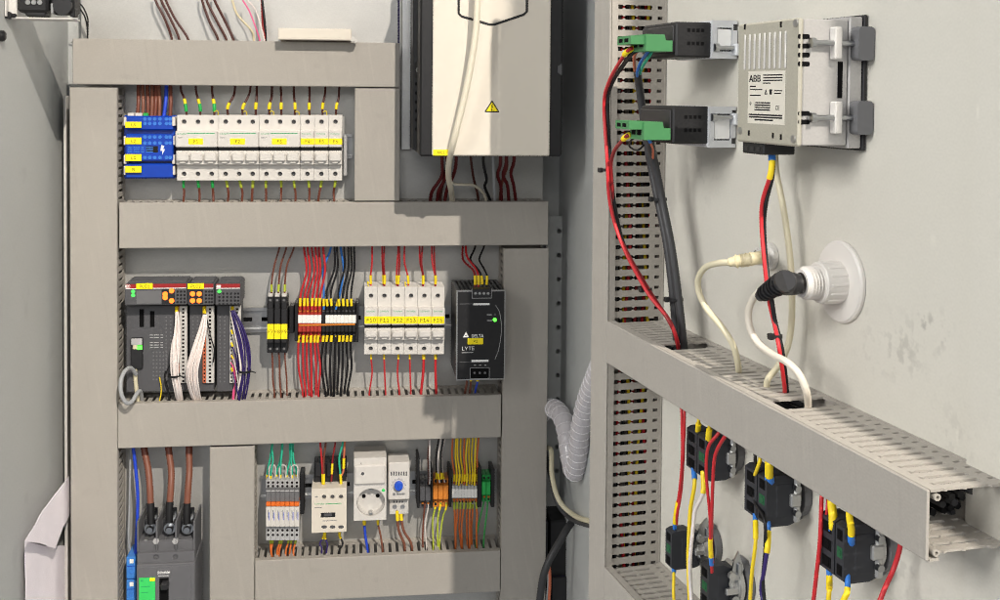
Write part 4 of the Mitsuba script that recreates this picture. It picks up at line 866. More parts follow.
# top row: brown wires into the breakers
top = [(310, 292), (358, 345), (407, 400), (458, 480), (510, 535), (556, 560), (605, 614), (648, 645), (695, 693), (748, 748), (795, 803), (843, 855)]
for i, (xb_, xt_) in enumerate(top):
    x0, x1 = 100+xb_/3.571, 100+xt_/3.571
    pts = [(x1+(x1-x0)*.15, 78, 34), (x1, 90, 36), ((x0*.35+x1*.65)+.4, 98, 40), (x0, 107, 43), (x0+.1, 118, 41)]
    wire(BK, pts, 1.55, 'w_dkbrown', nth(i, 12, 'dark brown wire', 'above the top breaker row'), group='dark brown wires above the top breaker row',
         bits=(('ferrule', -19, -9, 1.45, 'green'), S_Y(-26, -19, 1.4)) if i < 3 else (S_Y(-21, -12, 1.4),), n=8)
    if i >= 2 and i % 2 == 0:
        wire(BK, [(x0+.5, 112, 44), (x0+2.4, 111.2, 46), (x0+4.0, 112.6, 46), (x0+3.8, 116, 43)], .6, 'sleeve', nth(i//2-1, 5, 'small yellow marker loop', 'on the top breaker row'), name='marker_loop', cat='marker', group='yellow marker loops on the breakers', n=6)
low = [300, 355, 405, 457, 510, 545, 593, 648, 698, 750, 783, 835]
for i, xl in enumerate(low):
    x = 100+xl/3.571; xm = xb[0]+(xb[-1]-xb[0])*(i+.5)/12
    pts = [(xm, 176, 40), (xm+(x-xm)*.3, 183, 40), (x, 193, 36), (x-.4, 201, 34), (x-1, 212, 30)]
    wire(BK, pts, 1.5, 'w_brown', nth(i, 12, 'brown wire', 'below the top breaker row'), group='brown wires below the top breaker row', bits=(('sleeve', 4, 16, 1.3, 'w_yelgreen' if i > 2 else 'green'),), n=7)
for i, (x0, x1, m) in enumerate([(137.5, 138.5, 'w_brown'), (143, 142.6, 'w_copper'), (147.8, 147.4, 'w_brown'), (151.6, 152, 'w_copper'), (155, 156, 'w_brown'), (159.4, 159, 'w_copper'), (164, 166.4, 'w_blue'), (170.2, 170.5, 'w_brown')]):
    wire(BK, [(x1, 76, 32), (x1, 90, 34), ((x0+x1)/2+.5, 102, 40), (x0, 116, 42)], 2.5, m if m != 'w_copper' else 'copper_brown', ('blue wire' if m == 'w_blue' else nth(i if i < 7 else 6, 7, 'brown wire', '')).strip()+' entering the blue surge arrester', group=None if m == 'w_blue' else 'thick brown wires above the surge arrester')
# wires above the top duct
T3 = lambda L_, c=44: [(60+x/2.778, y/2.778, c) for x, y in L_]
for i, p in enumerate([[(262, -30), (265, 0), (290, 50), (308, 100), (312, 130)], [(275, -30), (279, 0), (306, 52), (328, 102), (332, 130)], [(290, -30), (293, 0), (320, 50), (353, 102), (358, 130)],
                       [(392, -30), (394, 0), (415, 58), (437, 104), (441, 130)], [(406, -30), (409, 0), (434, 56), (460, 104), (464, 130)], [(428, -30), (431, 0), (456, 58), (480, 104), (485, 130)]]):
    wire(BK, T3(p, 26), 1.75, 'w_dkbrown', nth(i, 6, 'dark brown wire', 'running down behind the top cable duct'), group='dark brown wires above the top duct')
for p, m, nm, r in (([(472, -20), (478, 0), (492, 40), (530, 84), (540, 106), (541, 130)], 'w_beige', 'pale beige wire', 1.7), ([(503, -20), (507, 0), (530, 36), (553, 104), (555, 130)], 'w_pink', 'pink wire', 1.0),
                    ([(517, -20), (522, 0), (546, 32), (565, 104), (566, 130)], 'w_white', 'white wire', 1.2), ([(557, -20), (560, 0), (563, 60), (567, 104), (567, 130)], 'w_dkred', 'dark red wire', 1.5), ([(561, -20), (564, 0), (568, 60), (571, 104), (571, 130)], 'w_black', 'black wire', 1.5)):
    wire(BK, T3(p, 40 if m != 'w_beige' else 62 - 22), r, m, nm+' running down behind the top cable duct near the white offcut')
# wires under the drive
T8 = lambda L_, cs: [(380+x/2.858, y/2.858, c) for (x, y), c in zip(L_, cs)]
CD = (110, 80, 55, 40, 32, 26)
for i, p in enumerate([[(176, 430), (178, 470), (176, 505), (150, 545), (144, 572), (142, 600)], [(190, 430), (192, 475), (186, 510), (168, 545), (164, 572), (163, 600)], [(217, 430), (217, 470), (208, 505), (192, 540), (186, 572), (184, 600)],
                       [(345, 430), (344, 470), (336, 500), (345, 530), (347, 572), (348, 600)], [(362, 430), (360, 470), (352, 500), (364, 530), (368, 572), (369, 600)], [(384, 430), (382, 465), (374, 495), (382, 530), (388, 572), (390, 600)]]):
    wire(BK, T8(p, CD), 2.4, 'w_maroon', nth(i, 6, 'dark red wire', 'hanging out below the drive'), group='dark red wires below the drive')
wire(BK, T8([(297, 430), (295, 470), (304, 510), (300, 535), (316, 572), (318, 600)], CD), 2.0, 'w_black', 'black wire hanging out below the drive left of the red ones')
wire(BK, T8([(322, 430), (324, 480), (326, 530), (328, 572), (328, 600)], (90, 70, 50, 40, 30)), 2.2, 'w_grey', 'grey wire hanging straight down below the drive')
wire(BK, [(478.5, -30, 214), (477.5, 0, 214), (475, 38, 214), (466.5, 88, 212), (453.5, 142, 205), (449, 162, 165), (448.5, 176, 105), (451, 190, 50), (453, 206, 30)], 4.0, 'clearcable', 'thick pale translucent cable hanging in front of the drive cover', name='cable', cat='cable', n=14, per=10)

wire(BK, [(449, 174, 110), (453, 183, 80), (464, 184, 66), (475, 186, 50), (484, 195, 36), (488, 210, 28)], 1.9, 'clearcable', 'thinner translucent lead bending right under the drive', n=10)
for i, (x0, x1, m, nm) in enumerate(((446, 441, 'w_dkbrown', 'left dark brown'), (470, 478, 'w_dkbrown', 'middle dark brown'), (506, 500, 'w_brown', 'right brown'))): wire(BK, [(x0, 150, 100), (x0+1, 166, 70), ((x0+x1)/2, 180, 46), (x1, 196, 34), (x1, 212, 28)], 1.9, m, nm+' wire behind the dark red ones below the drive', n=8)
# middle row: fuse holders and terminals
T4 = lambda L_, c: [(240+x/3.529, 240+y/3.529, c) for x, y in L_]
for i, (a_, b_) in enumerate(((111, 137), (134, 160), (157, 188))):
    wire(BK, T4([(b_+6, -20), (b_, 30), (a_+12, 90), (a_+2, 150), (a_+1, 200)], 34), 1.25, 'w_brown', nth(i, 3, 'brown wire', 'above the black fuse holders'), group='brown wires above the fuse holders', bits=(('sleeve', -17, -7, 1.35, 'w_yelgreen'),), n=7)
    wire(BK, T4([(a_+1, 385), (a_+3, 430), (a_+8, 490), (a_+10, 540), (a_+10, 580)], 34), 1.15, 'w_brown', nth(i, 3, 'brown wire', 'below the black fuse holders'), group='brown wires below the fuse holders', n=7)
for i in range(6):
    xt = 225+i*14; xb_ = 212+i*13.6
    wire(BK, T4([(xt+4, -20), (xt, 30), (xt+(xb_-xt)*.3+14-i*1.5, 110), (xb_+3, 190), (xb_, 245)], 36+(i % 2)*5), 1.5, 'w_red', nth(i, 6, 'red wire', 'rising from the red terminals'), group='red wires above the red terminals', bits=(S_Y(-16, -5, 1.3),), n=7)
    wire(BK, T4([(xb_-2, 325), (xb_-4, 370), (xb_-4+i*1.2, 450), (xb_+8-i*2, 530), (xb_+10-i*2, 585)], 34+(i % 2)*4), 1.5, 'w_red', nth(i, 6, 'red wire', 'below the red terminals'), group='red wires below the red terminals', bits=(S_Y(4, 14, 1.35),), n=7)
for i in range(8):
    xb_ = 296+i*14; xt = 318+i*12.3; m = 'w_ltblue' if i in (0, 3) else 'w_black'
    wire(BK, T4([(xt+2, -20), (xt, 30), (xt+(-22 if i == 0 else 8 if i == 3 else 2), 100), (xb_+(-2 if i != 3 else 20), 180), (xb_, 245)], 35+(i % 3)*5), 1.5, m, ('left' if i == 0 else 'right')+' of the two blue wires above the black terminals' if m != 'w_black' else nth((i > 0)+(i > 3)+0*i+max(0, i-1-(i > 3))-1 if False else [0, 0, 1, 1, 2, 3, 4, 5][i], 6, 'black wire', 'rising from the black terminals'), group='black wires above the black terminals' if m == 'w_black' else 'blue wires above the black terminals', bits=(S_Y(-15, -5, 1.3),), n=7)
    wire(BK, T4([(xb_, 325), (xb_-3, 370), (xb_-8+i, 450), (xb_+2-i*2.4, 530), (xb_+3-i*2.4, 585)], 33+(i % 3)*4), 1.55, 'w_black', nth(i, 8, 'black wire', 'below the black terminals'), group='black wires below the black terminals', bits=(S_Y(4, 13, 1.3),), n=7)
# middle row: red wires of the six breakers
T5 = lambda L_, c: [(350+x/3.529, 240+y/3.529, c) for x, y in L_]
six = [(75, 77), (120, 118), (167, 170), (206, 194), (257, 250), (300, 292)]
for i, (xb_, xt) in enumerate(six):
    thick = i in (1, 4, 5); m = 'w_red'
    for j in range(2 if thick or i == 2 else 1):
        dx = (j-.5)*7 if (thick or i == 2) else 0
        wire(BK, T5([(xt+dx, -20), (xt+dx, 25), (xt+dx*.9, 80), (xb_+dx*.4, 130), (xb_+dx*.3, 175)], 40+j*4), 1.25 if i != 3 else 1.1, m if j == 0 else 'w_dkred', ('left' if j == 0 else 'right')*(thick or i == 2)+(' of the two red wires' if (thick or i == 2) else 'single red wire')+' above the '+ORD[i]+' breaker of the middle row', group=None, bits=(S_Y(-20, -8, 1.45),), n=7)
    wire(BK, T5([(xb_, 372), (xb_+1, 410), (xb_+(5 if i in (0, 3) else 0), 470), (xb_-(6 if i in (0, 4) else -6), 535), (xb_-(8 if i in (0, 4) else -8), 580)], 40), 1.15 if i not in (4, 5) else 1.9, 'w_red', nth(i, 6, 'red wire', 'below the white breakers of the middle row'), group='red wires below the middle breakers', bits=(('sleeve', 6, 19, 1.25, 'w_yellow'),), n=7)
    if i in (0, 3): wire(BK, T5([(xb_-8, 152), (xb_-14, 148), (xb_-10, 162), (xb_-2, 166)], 46), .7, 'sleeve', ('left' if i == 0 else 'right')+' small yellow marker loop on top of the middle breakers', name='marker_loop', cat='marker', group='yellow marker loops on the middle breakers', n=6)
for i, (p, m) in enumerate((([(396, -10), (397, 25), (402, 70), (432, 105), (441, 130), (441, 165)], 'w_dkred'), ([(408, -10), (409, 25), (414, 62), (444, 100), (453, 130), (453, 165)], 'w_red'), ([(442, -10), (440, 25), (426, 70), (452, 104), (467, 130), (467, 165)], 'w_black'), ([(476, -10), (474, 25), (456, 70), (474, 104), (481, 130), (481, 165)], 'w_black'))):
    wire(BK, [(x, y, c) for (x, y, _), c in zip(T5(p, 0), (34, 40, 52, 74, 84, 86))], 1.4, m, ('left', 'right', 'left', 'right')[i]+(' of the two red wires' if i < 2 else ' of the two black wires')+' entering the top of the power supply', group='wires above the power supply', bits=(S_Y(-15, -3, 1.35),), n=7)
for i, (x, m) in enumerate(((409, 'w_brown'), (425, 'w_brown'), (447, 'w_blue'))):
    wire(BK, [(y0, y1, c) for (y0, y1, _), c in zip(T5([(x+2, 470), (x+3, 500), (x-2, 525), (x-6, 560)], 0), (84, 78, 60, 36))], 1.5, m, ('left brown wire', 'right brown wire', 'blue wire')[i]+' below the power supply', bits=(S_Y(4, 12, 1.35),) if i else (), n=7)

# controller wiring
T6 = lambda L_, c: [(110+x/3.333, 230+y/3.333, c) for x, y in L_]
def strand(root, n, dx, m, r, noun, tail, group, c=58, spread=1.0):
    for i in range(n):
        u = (i-(n-1)/2)/max(1, n-1)
        pts = [(x+u*dx*s, y, cc) for (x, y, s, cc) in root]
        wire(BK, [(110+x/3.333, 230+y/3.333, cc+(i % 3)*2.2) for x, y, cc in pts], r, m if isinstance(m, str) else m[i], nth(i, n, noun if isinstance(noun, str) else noun[i], tail), group=group, n=6, per=6)
strand([(222, 272, .3, 53), (224, 320, .5, 60), (220, 390, 1, 66), (217, 470, .9, 66), (226, 540, .8, 60), (236, 590, .6, 34)], 7, 26, 'w_bright', 1.15, 'white wire', 'of the bundle on the controller', 'white wires of the first bundle')
strand([(316, 282, .25, 53), (308, 330, .6, 62), (290, 400, 1.2, 70), (274, 470, 1.1, 70), (282, 535, .9, 62), (298, 590, .6, 34)], 9, 34, 'w_bright', 1.15, 'white wire', 'of the bundle on the input module', 'white wires of the second bundle')
strand([(408, 268, .3, 53), (428, 320, .8, 60), (446, 390, 1, 64), (452, 470, .8, 64), (440, 545, .8, 56), (428, 600, .6, 32)], 8, 36, ['w_bright', 'w_purple', 'w_purple', 'w_bright', 'w_purple', 'w_purple', 'w_purple', 'w_purple'], 1.2, 'purple or white wire', 'curving down beside the output module', 'purple and white wires of the output module')
for i in range(5):
    y = 290+i*42; wire(BK, T6([(404, y), (412, y+18), (420, y+60), (424+2*i, y+120), (430, min(560, y+180))], 54+i), .9, 'w_white' if i % 2 else 'w_purple', nth(i, 5, 'thin wire', 'leaving the strip of the output module'), group='thin wires of the output module', bits=(S_Y(0.1, 6, 1.4),), n=6)
for i, (x, y) in enumerate(((404, 420), (402, 440), (404, 460))):
    wire(BK, T6([(x, y), (x+10, y+20), (x+14, y+60), (x+8, 540), (x+6, 590)], 52), .9, 'w_pink', nth(i, 3, 'pink wire', 'at the foot of the output module'), group='pink wires of the output module', n=6)
wire(BK, T6([(314, 262), (320, 290), (336, 350), (346, 400), (344, 440)], 58), .9, 'w_black', 'thin black wire slanting across the strip of the input module', n=6, bits=(S_Y(.1, 7, 1.5),))
for i, (x, m) in enumerate(((222, 'sleeve'), (314, 'sleeve'), (408, 'sleeve'))): solo('wire_marker', nth(i, 3, 'short yellow wire marker', 'at the top of a controller terminal strip'), 'marker', Mb().cyl((*L(BK, 110+x/3.333, 307, .05), .050), (*L(BK, 110+x/3.333, 313, .056), .056), .0022, n=8), 'sleeve', group='yellow markers on the controller strips')
for i, (x, y) in enumerate(((210, 483), (446, 468))):
    q = BK.px(110+x/3.333+1.4, 230+y/3.333, .064); solo('cable_tie', ('left', 'right')[i]+' of the two black cable ties on the controller wire bundles', 'cable tie', Mb().lathe((q[0]-.0002, q[1], q[2]+.002), (0, 1, .1), [(-.001, .0072), (-.001, .0082), (.0016, .0082), (.0016, .0072)], 18).tube([(q[0]+.005, q[1], q[2]+.008), (q[0]+.010, q[1]+.001, q[2]+.010), (q[0]+.015, q[1]-.001, q[2]+.009)], .0009, 5), 'black', group='cable ties on the controller bundles')
wire(BK, T6([(186, 470), (180, 490), (190, 530), (196, 580), (200, 610)], 50), 1.0, 'w_black', 'thin black wire hanging from the left side of the controller strip', n=6)
wire(BK, T6([(206, 440), (190, 470), (182, 510), (200, 560), (205, 600)], 54), .9, 'w_black', 'second thin black wire looping beside the white bundle', n=6)
wire(BK, T6([(165, 490), (168, 520), (170, 548), (160, 590)], 48), .9, 'w_yellow', 'thin yellow wire at the foot of the controller', n=6)
wire(BK, T6([(90, 362), (86, 380), (84, 420), (84, 480), (88, 530), (92, 560), (94, 585), (95, 610)], 46), 2.7, 'w_cream', 'cream network cable hanging from the controller socket', name='cable', cat='cable', bits=(('plug', .1, 13, 1.9, 'w_cream'),), n=12)
wire(BK, [(136, 374, 50), (131, 368, 62), (125, 371, 78), (120.8, 381, 88), (121.5, 394, 90), (126.5, 402.5, 86), (132, 401, 78), (136.5, 394, 66), (140, 391, 52), (142, 400, 38), (142, 412, 28)], 2.7, 'w_grey', 'grey cable looping out over the third duct at its left end', name='cable', cat='cable', n=12, per=10)

# lower row
T7 = lambda L_, c: [(290+x/3.527, 430+y/3.527, c) for x, y in L_]
T9 = lambda L_, c: [(110+x/3.529, 430+y/3.529, c) for x, y in L_]
for i, p in enumerate(([(118, 30), (121, 68), (135, 140), (141, 210), (144, 285), (146, 330)], [(205, 30), (207, 68), (216, 140), (215, 200), (210, 275), (209, 325)], [(281, 30), (279, 68), (280, 140), (276, 200), (271, 285), (272, 330)])):
    q = [(x, y, c) for (x, y, _), c in zip(T9(p, 0), (30, 34, 42, 50, 56, 58))]
    k = wire(BK, q, 4.4, 'copper_brown', nth(i, 3, 'thick brown cable', 'running down to the large dark breaker'), name='power_cable', cat='cable', group='thick brown cables of the large breaker', bits=(('shrink_sleeve', -27, 0, 1.13, 'black'), ('upper_sleeve', .1, 22, 1.04, 'w_brown')), n=14)
wire(BK, T9([(80, 30), (83, 68), (92, 150), (98, 230), (96, 330), (92, 410), (90, 460)], 40), 2.3, 'w_blue', 'blue wire hanging along the left duct down to the blue terminals')
wire(BK, T9([(76, 30), (72, 120), (70, 260), (66, 380), (76, 450)], 26), 1.6, 'w_grey', 'thin grey wire beside the blue one left of the large breaker')
for i, (xt, xb_) in enumerate(((570, 556), (574, 568), (604, 588), (608, 600), (634, 624), (640, 640), (644, 656))):
    wire(BK, T9([(xt+2, 30), (xt, 65), (xt+(xb_-xt)*.3, 105), (xb_, 150), (xb_, 195)], 36+(i % 2)*5), 1.4, 'w_teal', nth(i, 7, 'green wire', 'rising from the slim relays'), group='green wires above the relays', bits=(S_Y(-15, -6, 1.3),), n=7)
for i, (xt, xb_) in enumerate(((566, 570), (574, 572), (602, 592), (606, 600), (632, 622), (640, 636), (656, 650))):
    wire(BK, T9([(xt, 366), (xt, 395), (xb_-1, 425), (xb_, 458), (xb_, 495)], 38), 1.3, 'w_orange', nth(i, 7, 'orange wire', 'below the slim relays'), group='orange wires below the relays', bits=(('sleeve', 4, 13, 1.3, 'w_yelgreen'),), n=7)
for i, (p, m, nm) in enumerate((([(106, 20), (108, 48), (112, 110), (116, 170), (116, 215)], 'w_red', 'red'), ([(132, 20), (128, 48), (116, 100), (120, 160), (119, 215)], 'w_brown', 'brown'), ([(158, 20), (156, 48), (150, 100), (148, 150), (146, 180)], 'w_dkred', 'dark red'), ([(186, 20), (184, 48), (174, 100), (180, 160), (182, 215)], 'w_teal', 'green'), ([(196, 20), (194, 48), (190, 95), (186, 140), (182, 160)], 'w_salmon', 'salmon'))):
    wire(BK, T7(p, 46), 1.4, m, nm+' wire above the small cream contactor', bits=(S_Y(-24, -10, 1.3),), n=7)
for i, (p, m, nm) in enumerate((([(122, 340), (122, 375), (106, 400), (112, 420), (110, 460)], 'w_purple', 'left purple'), ([(126, 340), (125, 378), (134, 405), (128, 425), (126, 460)], 'w_purple', 'right purple'), ([(176, 340), (176, 370), (184, 400), (172, 425), (170, 460)], 'w_black', 'black'))):
    wire(BK, T7(p, 42), 1.3, m, nm+' wire below the small cream contactor', bits=(('sleeve', 8, 18, 1.35, 'sleeve'),), n=7)
for p, m, nm, r in (([(261, 300), (262, 325), (266, 370), (272, 415), (274, 460)], 'w_blue', 'blue wire below the mains socket', 1.8), ([(311, 300), (312, 325), (320, 380), (326, 430), (328, 465)], 'copper_brown', 'brown wire below the mains socket', 1.6),
                    ([(376, 275), (377, 300), (386, 350), (402, 405), (406, 450)], 'copper_brown', 'left brown wire below the thermostat', 1.7), ([(392, 275), (393, 300), (402, 350), (428, 402), (434, 450)], 'copper_brown', 'right brown wire below the thermostat', 1.7)):
    wire(BK, T7(p, 36), r, m, nm, bits=(('sleeve', 3, 13 if 'socket' in nm else 17, 1.3, 'sleeve'),), n=8)
for i, (p, m, nm) in enumerate((([(489, 10), (490, 35), (487, 100), (489, 165), (489, 190)], 'w_brown', 'brown wire above the dark grey terminals'), ([(494, 10), (494, 35), (491, 100), (492, 165), (492, 190)], 'w_white', 'white wire above the dark grey terminals'),
        ([(526, 10), (524, 35), (517, 90), (515, 150), (515, 185)], 'w_black', 'black wire above the orange terminals'), ([(532, 10), (530, 35), (524, 90), (524, 150), (528, 185)], 'w_white', 'left white wire above the orange terminals'), ([(549, 10), (546, 35), (536, 90), (542, 150), (546, 185)], 'w_white', 'right white wire above the orange terminals'), ([(541, 10), (539, 35), (530, 90), (534, 150), (536, 185)], 'w_black', 'second black wire above the orange terminals'))):
    wire(BK, T7(p, 36+(i % 2)*4), 1.15, m, nm, bits=(S_Y(-14, -5, 1.35),) if i > 1 else (), n=7)
for i in range(10):
    xb_ = 577+i*9.2; xt = 575+i*9.8; m = 'w_orange' if i in (0, 4, 9) else 'w_yellow'
    wire(BK, T7([(xt, 5), (xt, 30), (xt-3, 90), (xb_+2, 150), (xb_, 195)], 36+(i % 3)*4), 1.3, m, nth([0, 0, 1, 2, 1, 3, 4, 5, 6, 2][i], 3 if m == 'w_orange' else 7, ('orange' if m == 'w_orange' else 'yellow')+' wire', 'rising from the slim grey terminals'), group=('orange' if m == 'w_orange' else 'yellow')+' wires above the slim grey terminals', bits=(S_Y(-16, -6, 1.3),), n=7)
for i in range(8):
    xb_ = 580+i*11; x2 = (582, 584, 600, 604, 626, 632, 640, 660)[i]
    wire(BK, T7([(xb_, 240), (xb_, 262), (xb_+(x2-xb_)*.5, 300), (x2, 345), (x2+1, 395), (x2+2, 440)], 34+(i % 2)*4), 1.35, 'w_orange', nth(i, 8, 'orange brown wire', 'below the slim grey terminals'), group='orange brown wires below the slim grey terminals', bits=(('sleeve', 5, 15, 1.25, 'w_yelgreen'),), n=7)
for i, (p, m, nm) in enumerate((([(476, 250), (474, 275), (468, 330), (470, 400), (474, 440)], 'w_brown', 'brown wire below the dark grey terminals'), ([(486, 250), (485, 275), (477, 330), (480, 410), (482, 450)], 'w_white', 'white wire below the dark grey terminals'),
        ([(513, 248), (511, 275), (502, 320), (502, 400), (504, 440)], 'w_yelgreen', 'first green and yellow wire below the orange terminals'), ([(532, 248), (530, 275), (522, 320), (520, 400), (522, 440)], 'w_yelgreen', 'second green and yellow wire below the orange terminals'), ([(550, 248), (548, 275), (540, 310), (528, 395), (528, 440)], 'w_yelgreen', 'third green and yellow wire below the orange terminals'),
        ([(685, 238), (682, 262), (672, 310), (662, 350), (658, 400), (657, 440)], 'w_green', 'left green wire below the green terminals'), ([(694, 238), (694, 262), (692, 320), (685, 385), (684, 440)], 'w_green', 'right green wire below the green terminals'))):
    wire(BK, T7(p, 34), 1.2, m, nm, bits=(S_Y(5, 13, 1.35),) if 1 < i < 5 else (), n=7)

# ------------------------------------------------------------------ the gap between the plate and the door
def hose(pts, r, label):
    P = spline([BK.w(BK.px(x, y, c*MM)) for x, y, c in pts], 14); k = thing('corrugated_hose', label, 'hose')
    Ls = np.concatenate([[0], np.cumsum(np.linalg.norm(np.diff(P, axis=0), axis=1))]); t = np.arange(0, Ls[-1], .0022); Q = np.stack([np.interp(t, Ls, P[:, i]) for i in range(3)], 1)
    for it in range(3): Q[1:-1] = (Q[:-2]+2*Q[1:-1]+Q[2:])/4
    part(k, 'tube', Mb().tube(Q, r*MM*(1+.03*np.sin(t/.0132*2*np.pi)), 24), 'hose', None)
    for j in range(6, len(Q)-3, 6): part(k, 'rib', Mb().tube([Q[j], Q[j]*.8+Q[j+1]*.2], r*MM*1.07, 24), 'w_lineribs', None)
hose([(536, 418, 10), (550, 408, 50), (561, 415, 95), (567, 436, 125), (570, 458, 142), (574, 472, 152), (578, 456, 178), (581, 428, 205), (588, 398, 238), (599, 370, 290), (606, 350, 320)], 12.5, 'ribbed translucent hose hanging in a U in the gap left of the door')
wire(BK, [(543, 448, 10), (551, 450, 60), (552, 475, 90), (559, 500, 110), (574, 515, 130), (590, 521, 210), (606, 525, 270)], 3.3, 'w_cream', 'cream cable curving in front of the ribbed hoses in the gap', name='cable', cat='cable', n=12)
wire(BK, [(543, 440, 8), (549, 470, 50), (556, 500, 90), (570, 518, 110), (592, 526, 215), (610, 530, 275)], 3.0, 'w_dkgrey', 'dark grey cable beneath the cream cable in the gap', name='cable', cat='cable', n=12)
wire(BK, [(592, 505, 40), (572, 522, 100), (560, 541, 120), (547, 565, 130), (541, 590, 132), (537, 640, 132)], 5.0, 'w_dkgrey', 'thick dark grey cable slanting down to the left at the bottom of the gap', name='cable', cat='cable', n=14)
k = thing('control_box', 'black box with pale edge clips at the bottom of the gap beside the door', 'box')
part(k, 'body', rectbox(BK, 549, 520, 588.5, 680, -.03, .045, .002), 'black'); part(k, 'lower_front', rectbox(BK, 551, 577, 582, 680, .045, .052, .0015), 'black2'); part(k, 'groove', rectbox(BK, 552, 575.4, 584, 576.6, .045, .0462, 0), 'w_purple')
part(k, 'side_bracket', rectbox(BK, 583.5, 562, 588.5, 680, .052, .056, .0008), 'white'); part(k, 'bracket_tab', rectbox(BK, 578.5, 576, 585, 583, .0565, .059, .0008), 'white'); part(k, 'side_block', rectbox(BK, 539, 521, 548, 600, -.03, .05, .002), 'black2')
for i, (x, m, nm) in enumerate(((546.6, 'w_grey', 'grey'), (549, 'w_salmon', 'salmon'))): wire(BK, [(x, 560, 58), (x+1, 580, 60), (x, 610, 60), (x, 640, 60)], 2.0, m, nm+' wire running down beside the black box in the gap')
wire(BK, [(561.5, 277, -4), (566, 275.4, 2), (569, 276.6, 6), (573, 275.8, 12)], .7, 'w_white', 'tiny white wire end sticking out of the right corner', n=6)

# ------------------------------------------------------------------ wires on the door
def dwire(pts, r, m, label, **kw): return wire(DR, pts, r, m, label, **kw)
D1 = lambda x, y: (580+x/3.333, y/3.333)
def tie(F, x, y, c, r, label, dirn=(0, 1, 0), w=.0024):
    q = F.px(x, y, c*MM); d = np.array(dirn, float); solo('cable_tie', label, 'cable tie', Mb().lathe(q-d*w/2, d, [(0, r*MM*.9), (0, r*MM+.0008), (w, r*MM+.0008), (w, r*MM*.9)], 18).box(q[0]-.0025, q[0]+.0025, q[1]-.0022, q[1]+.0022, q[2]+r*MM-.0005, q[2]+r*MM+.0035, .0006), 'black', F)
dwire([(643, 49, 66), (630, 49.5, 84), (620, 61, 84), (609, 82, 78), (604, 104, 74), (607, 160, 72), (610, 204, 68), (622, 246, 62), (647, 290, 52), (668, 318, 44), (676, 336, 36), (679, 352, 26)], 1.75, 'w_red', 'red wire running from the upper meter plug down into the door duct', bits=(('sleeve', 8, 42, 1.5, 'sleeve'),), n=9)
dwire([(645, 50, 63), (634, 52, 80), (624, 63, 80), (612, 84, 74), (607, 106, 70), (610, 160, 67), (614, 206, 63), (626, 250, 56), (651, 295, 48), (670, 322, 41), (677, 338, 34), (680, 353, 26)], 1.8, 'w_black', 'black wire beside the red one from the upper meter plug', n=9)
dwire([(640, 133, 68), (628, 135.5, 86), (621, 143, 82), (614, 152, 76), (611, 170, 69), (614, 210, 64), (624, 245, 58), (649, 291, 50), (672, 326, 40), (679, 352, 26)], 1.8, 'w_dkred', 'red wire from the lower meter plug joining the pair', bits=(('sleeve', 8, 36, 1.5, 'sleeve'),), n=9)
dwire([(642, 135, 64), (632, 140, 78), (630, 147, 74), (638, 150, 66), (644, 145, 62)], .9, 'w_black', 'small black wire loop below the lower meter plug', n=7)
dwire([(651, 46.5, 66), (644, 46.2, 74), (635.5, 54, 72), (633.5, 64, 66), (636, 76, 58)], 1.5, 'w_salmon', 'orange core of the dark cable at the upper meter', bits=(('ferrule', .1, 8, 1.6, 'w_ltblue'),), n=8)
dwire([(652, 47.5, 66), (648, 52, 70), (642, 60, 66), (638.5, 70, 62), (637.5, 78, 58)], 1.4, 'w_ltblue', 'blue core of the dark cable at the upper meter', n=8)
dwire([(653, 48.5, 65), (650, 55, 68), (644, 65, 65), (640.5, 73, 61), (638.5, 79, 58)], 1.4, 'w_teal', 'green core of the dark cable at the upper meter', n=8)
dwire([(637.5, 72, 60), (640, 92, 52), (644, 122, 46), (650, 160, 40), (657, 195, 36), (667, 245, 32), (673, 295, 30), (676, 330, 28), (677.5, 349, 25), (678, 362, 18)], 3.6, 'w_dkgrey', 'long thick dark grey cable hanging from the upper meter into the duct', name='cable', cat='cable', n=14)
dwire([(650, 138, 58), (651, 146, 54), (654, 160, 44), (661, 195, 36), (671, 245, 32), (678, 295, 29), (682, 330, 27), (684, 350, 24), (685, 362, 18)], 3.6, 'w_dkgrey', 'second thick dark grey cable starting at the lower meter', name='cable', cat='cable', n=14)
dwire([(648, 136, 62), (650, 142, 60), (652, 150, 54), (653, 158, 48)], 1.1, 'w_salmon', 'orange core of the dark cable at the lower meter', bits=(('ferrule', .1, 7, 1.6, 'w_ltblue'),), n=8)
tie(DR, 605.5, 170, 72, 3.6, 'black cable tie on the red and black wires beside the door duct'); tie(DR, 659, 199, 36, 6.4, 'upper black cable tie round the two thick dark cables'); tie(DR, 675, 299, 30, 6.6, 'lower black cable tie round the two thick dark cables'); tie(DR, 647, 289.5, 51, 3.8, 'black cable tie on the red and black wires near the duct')
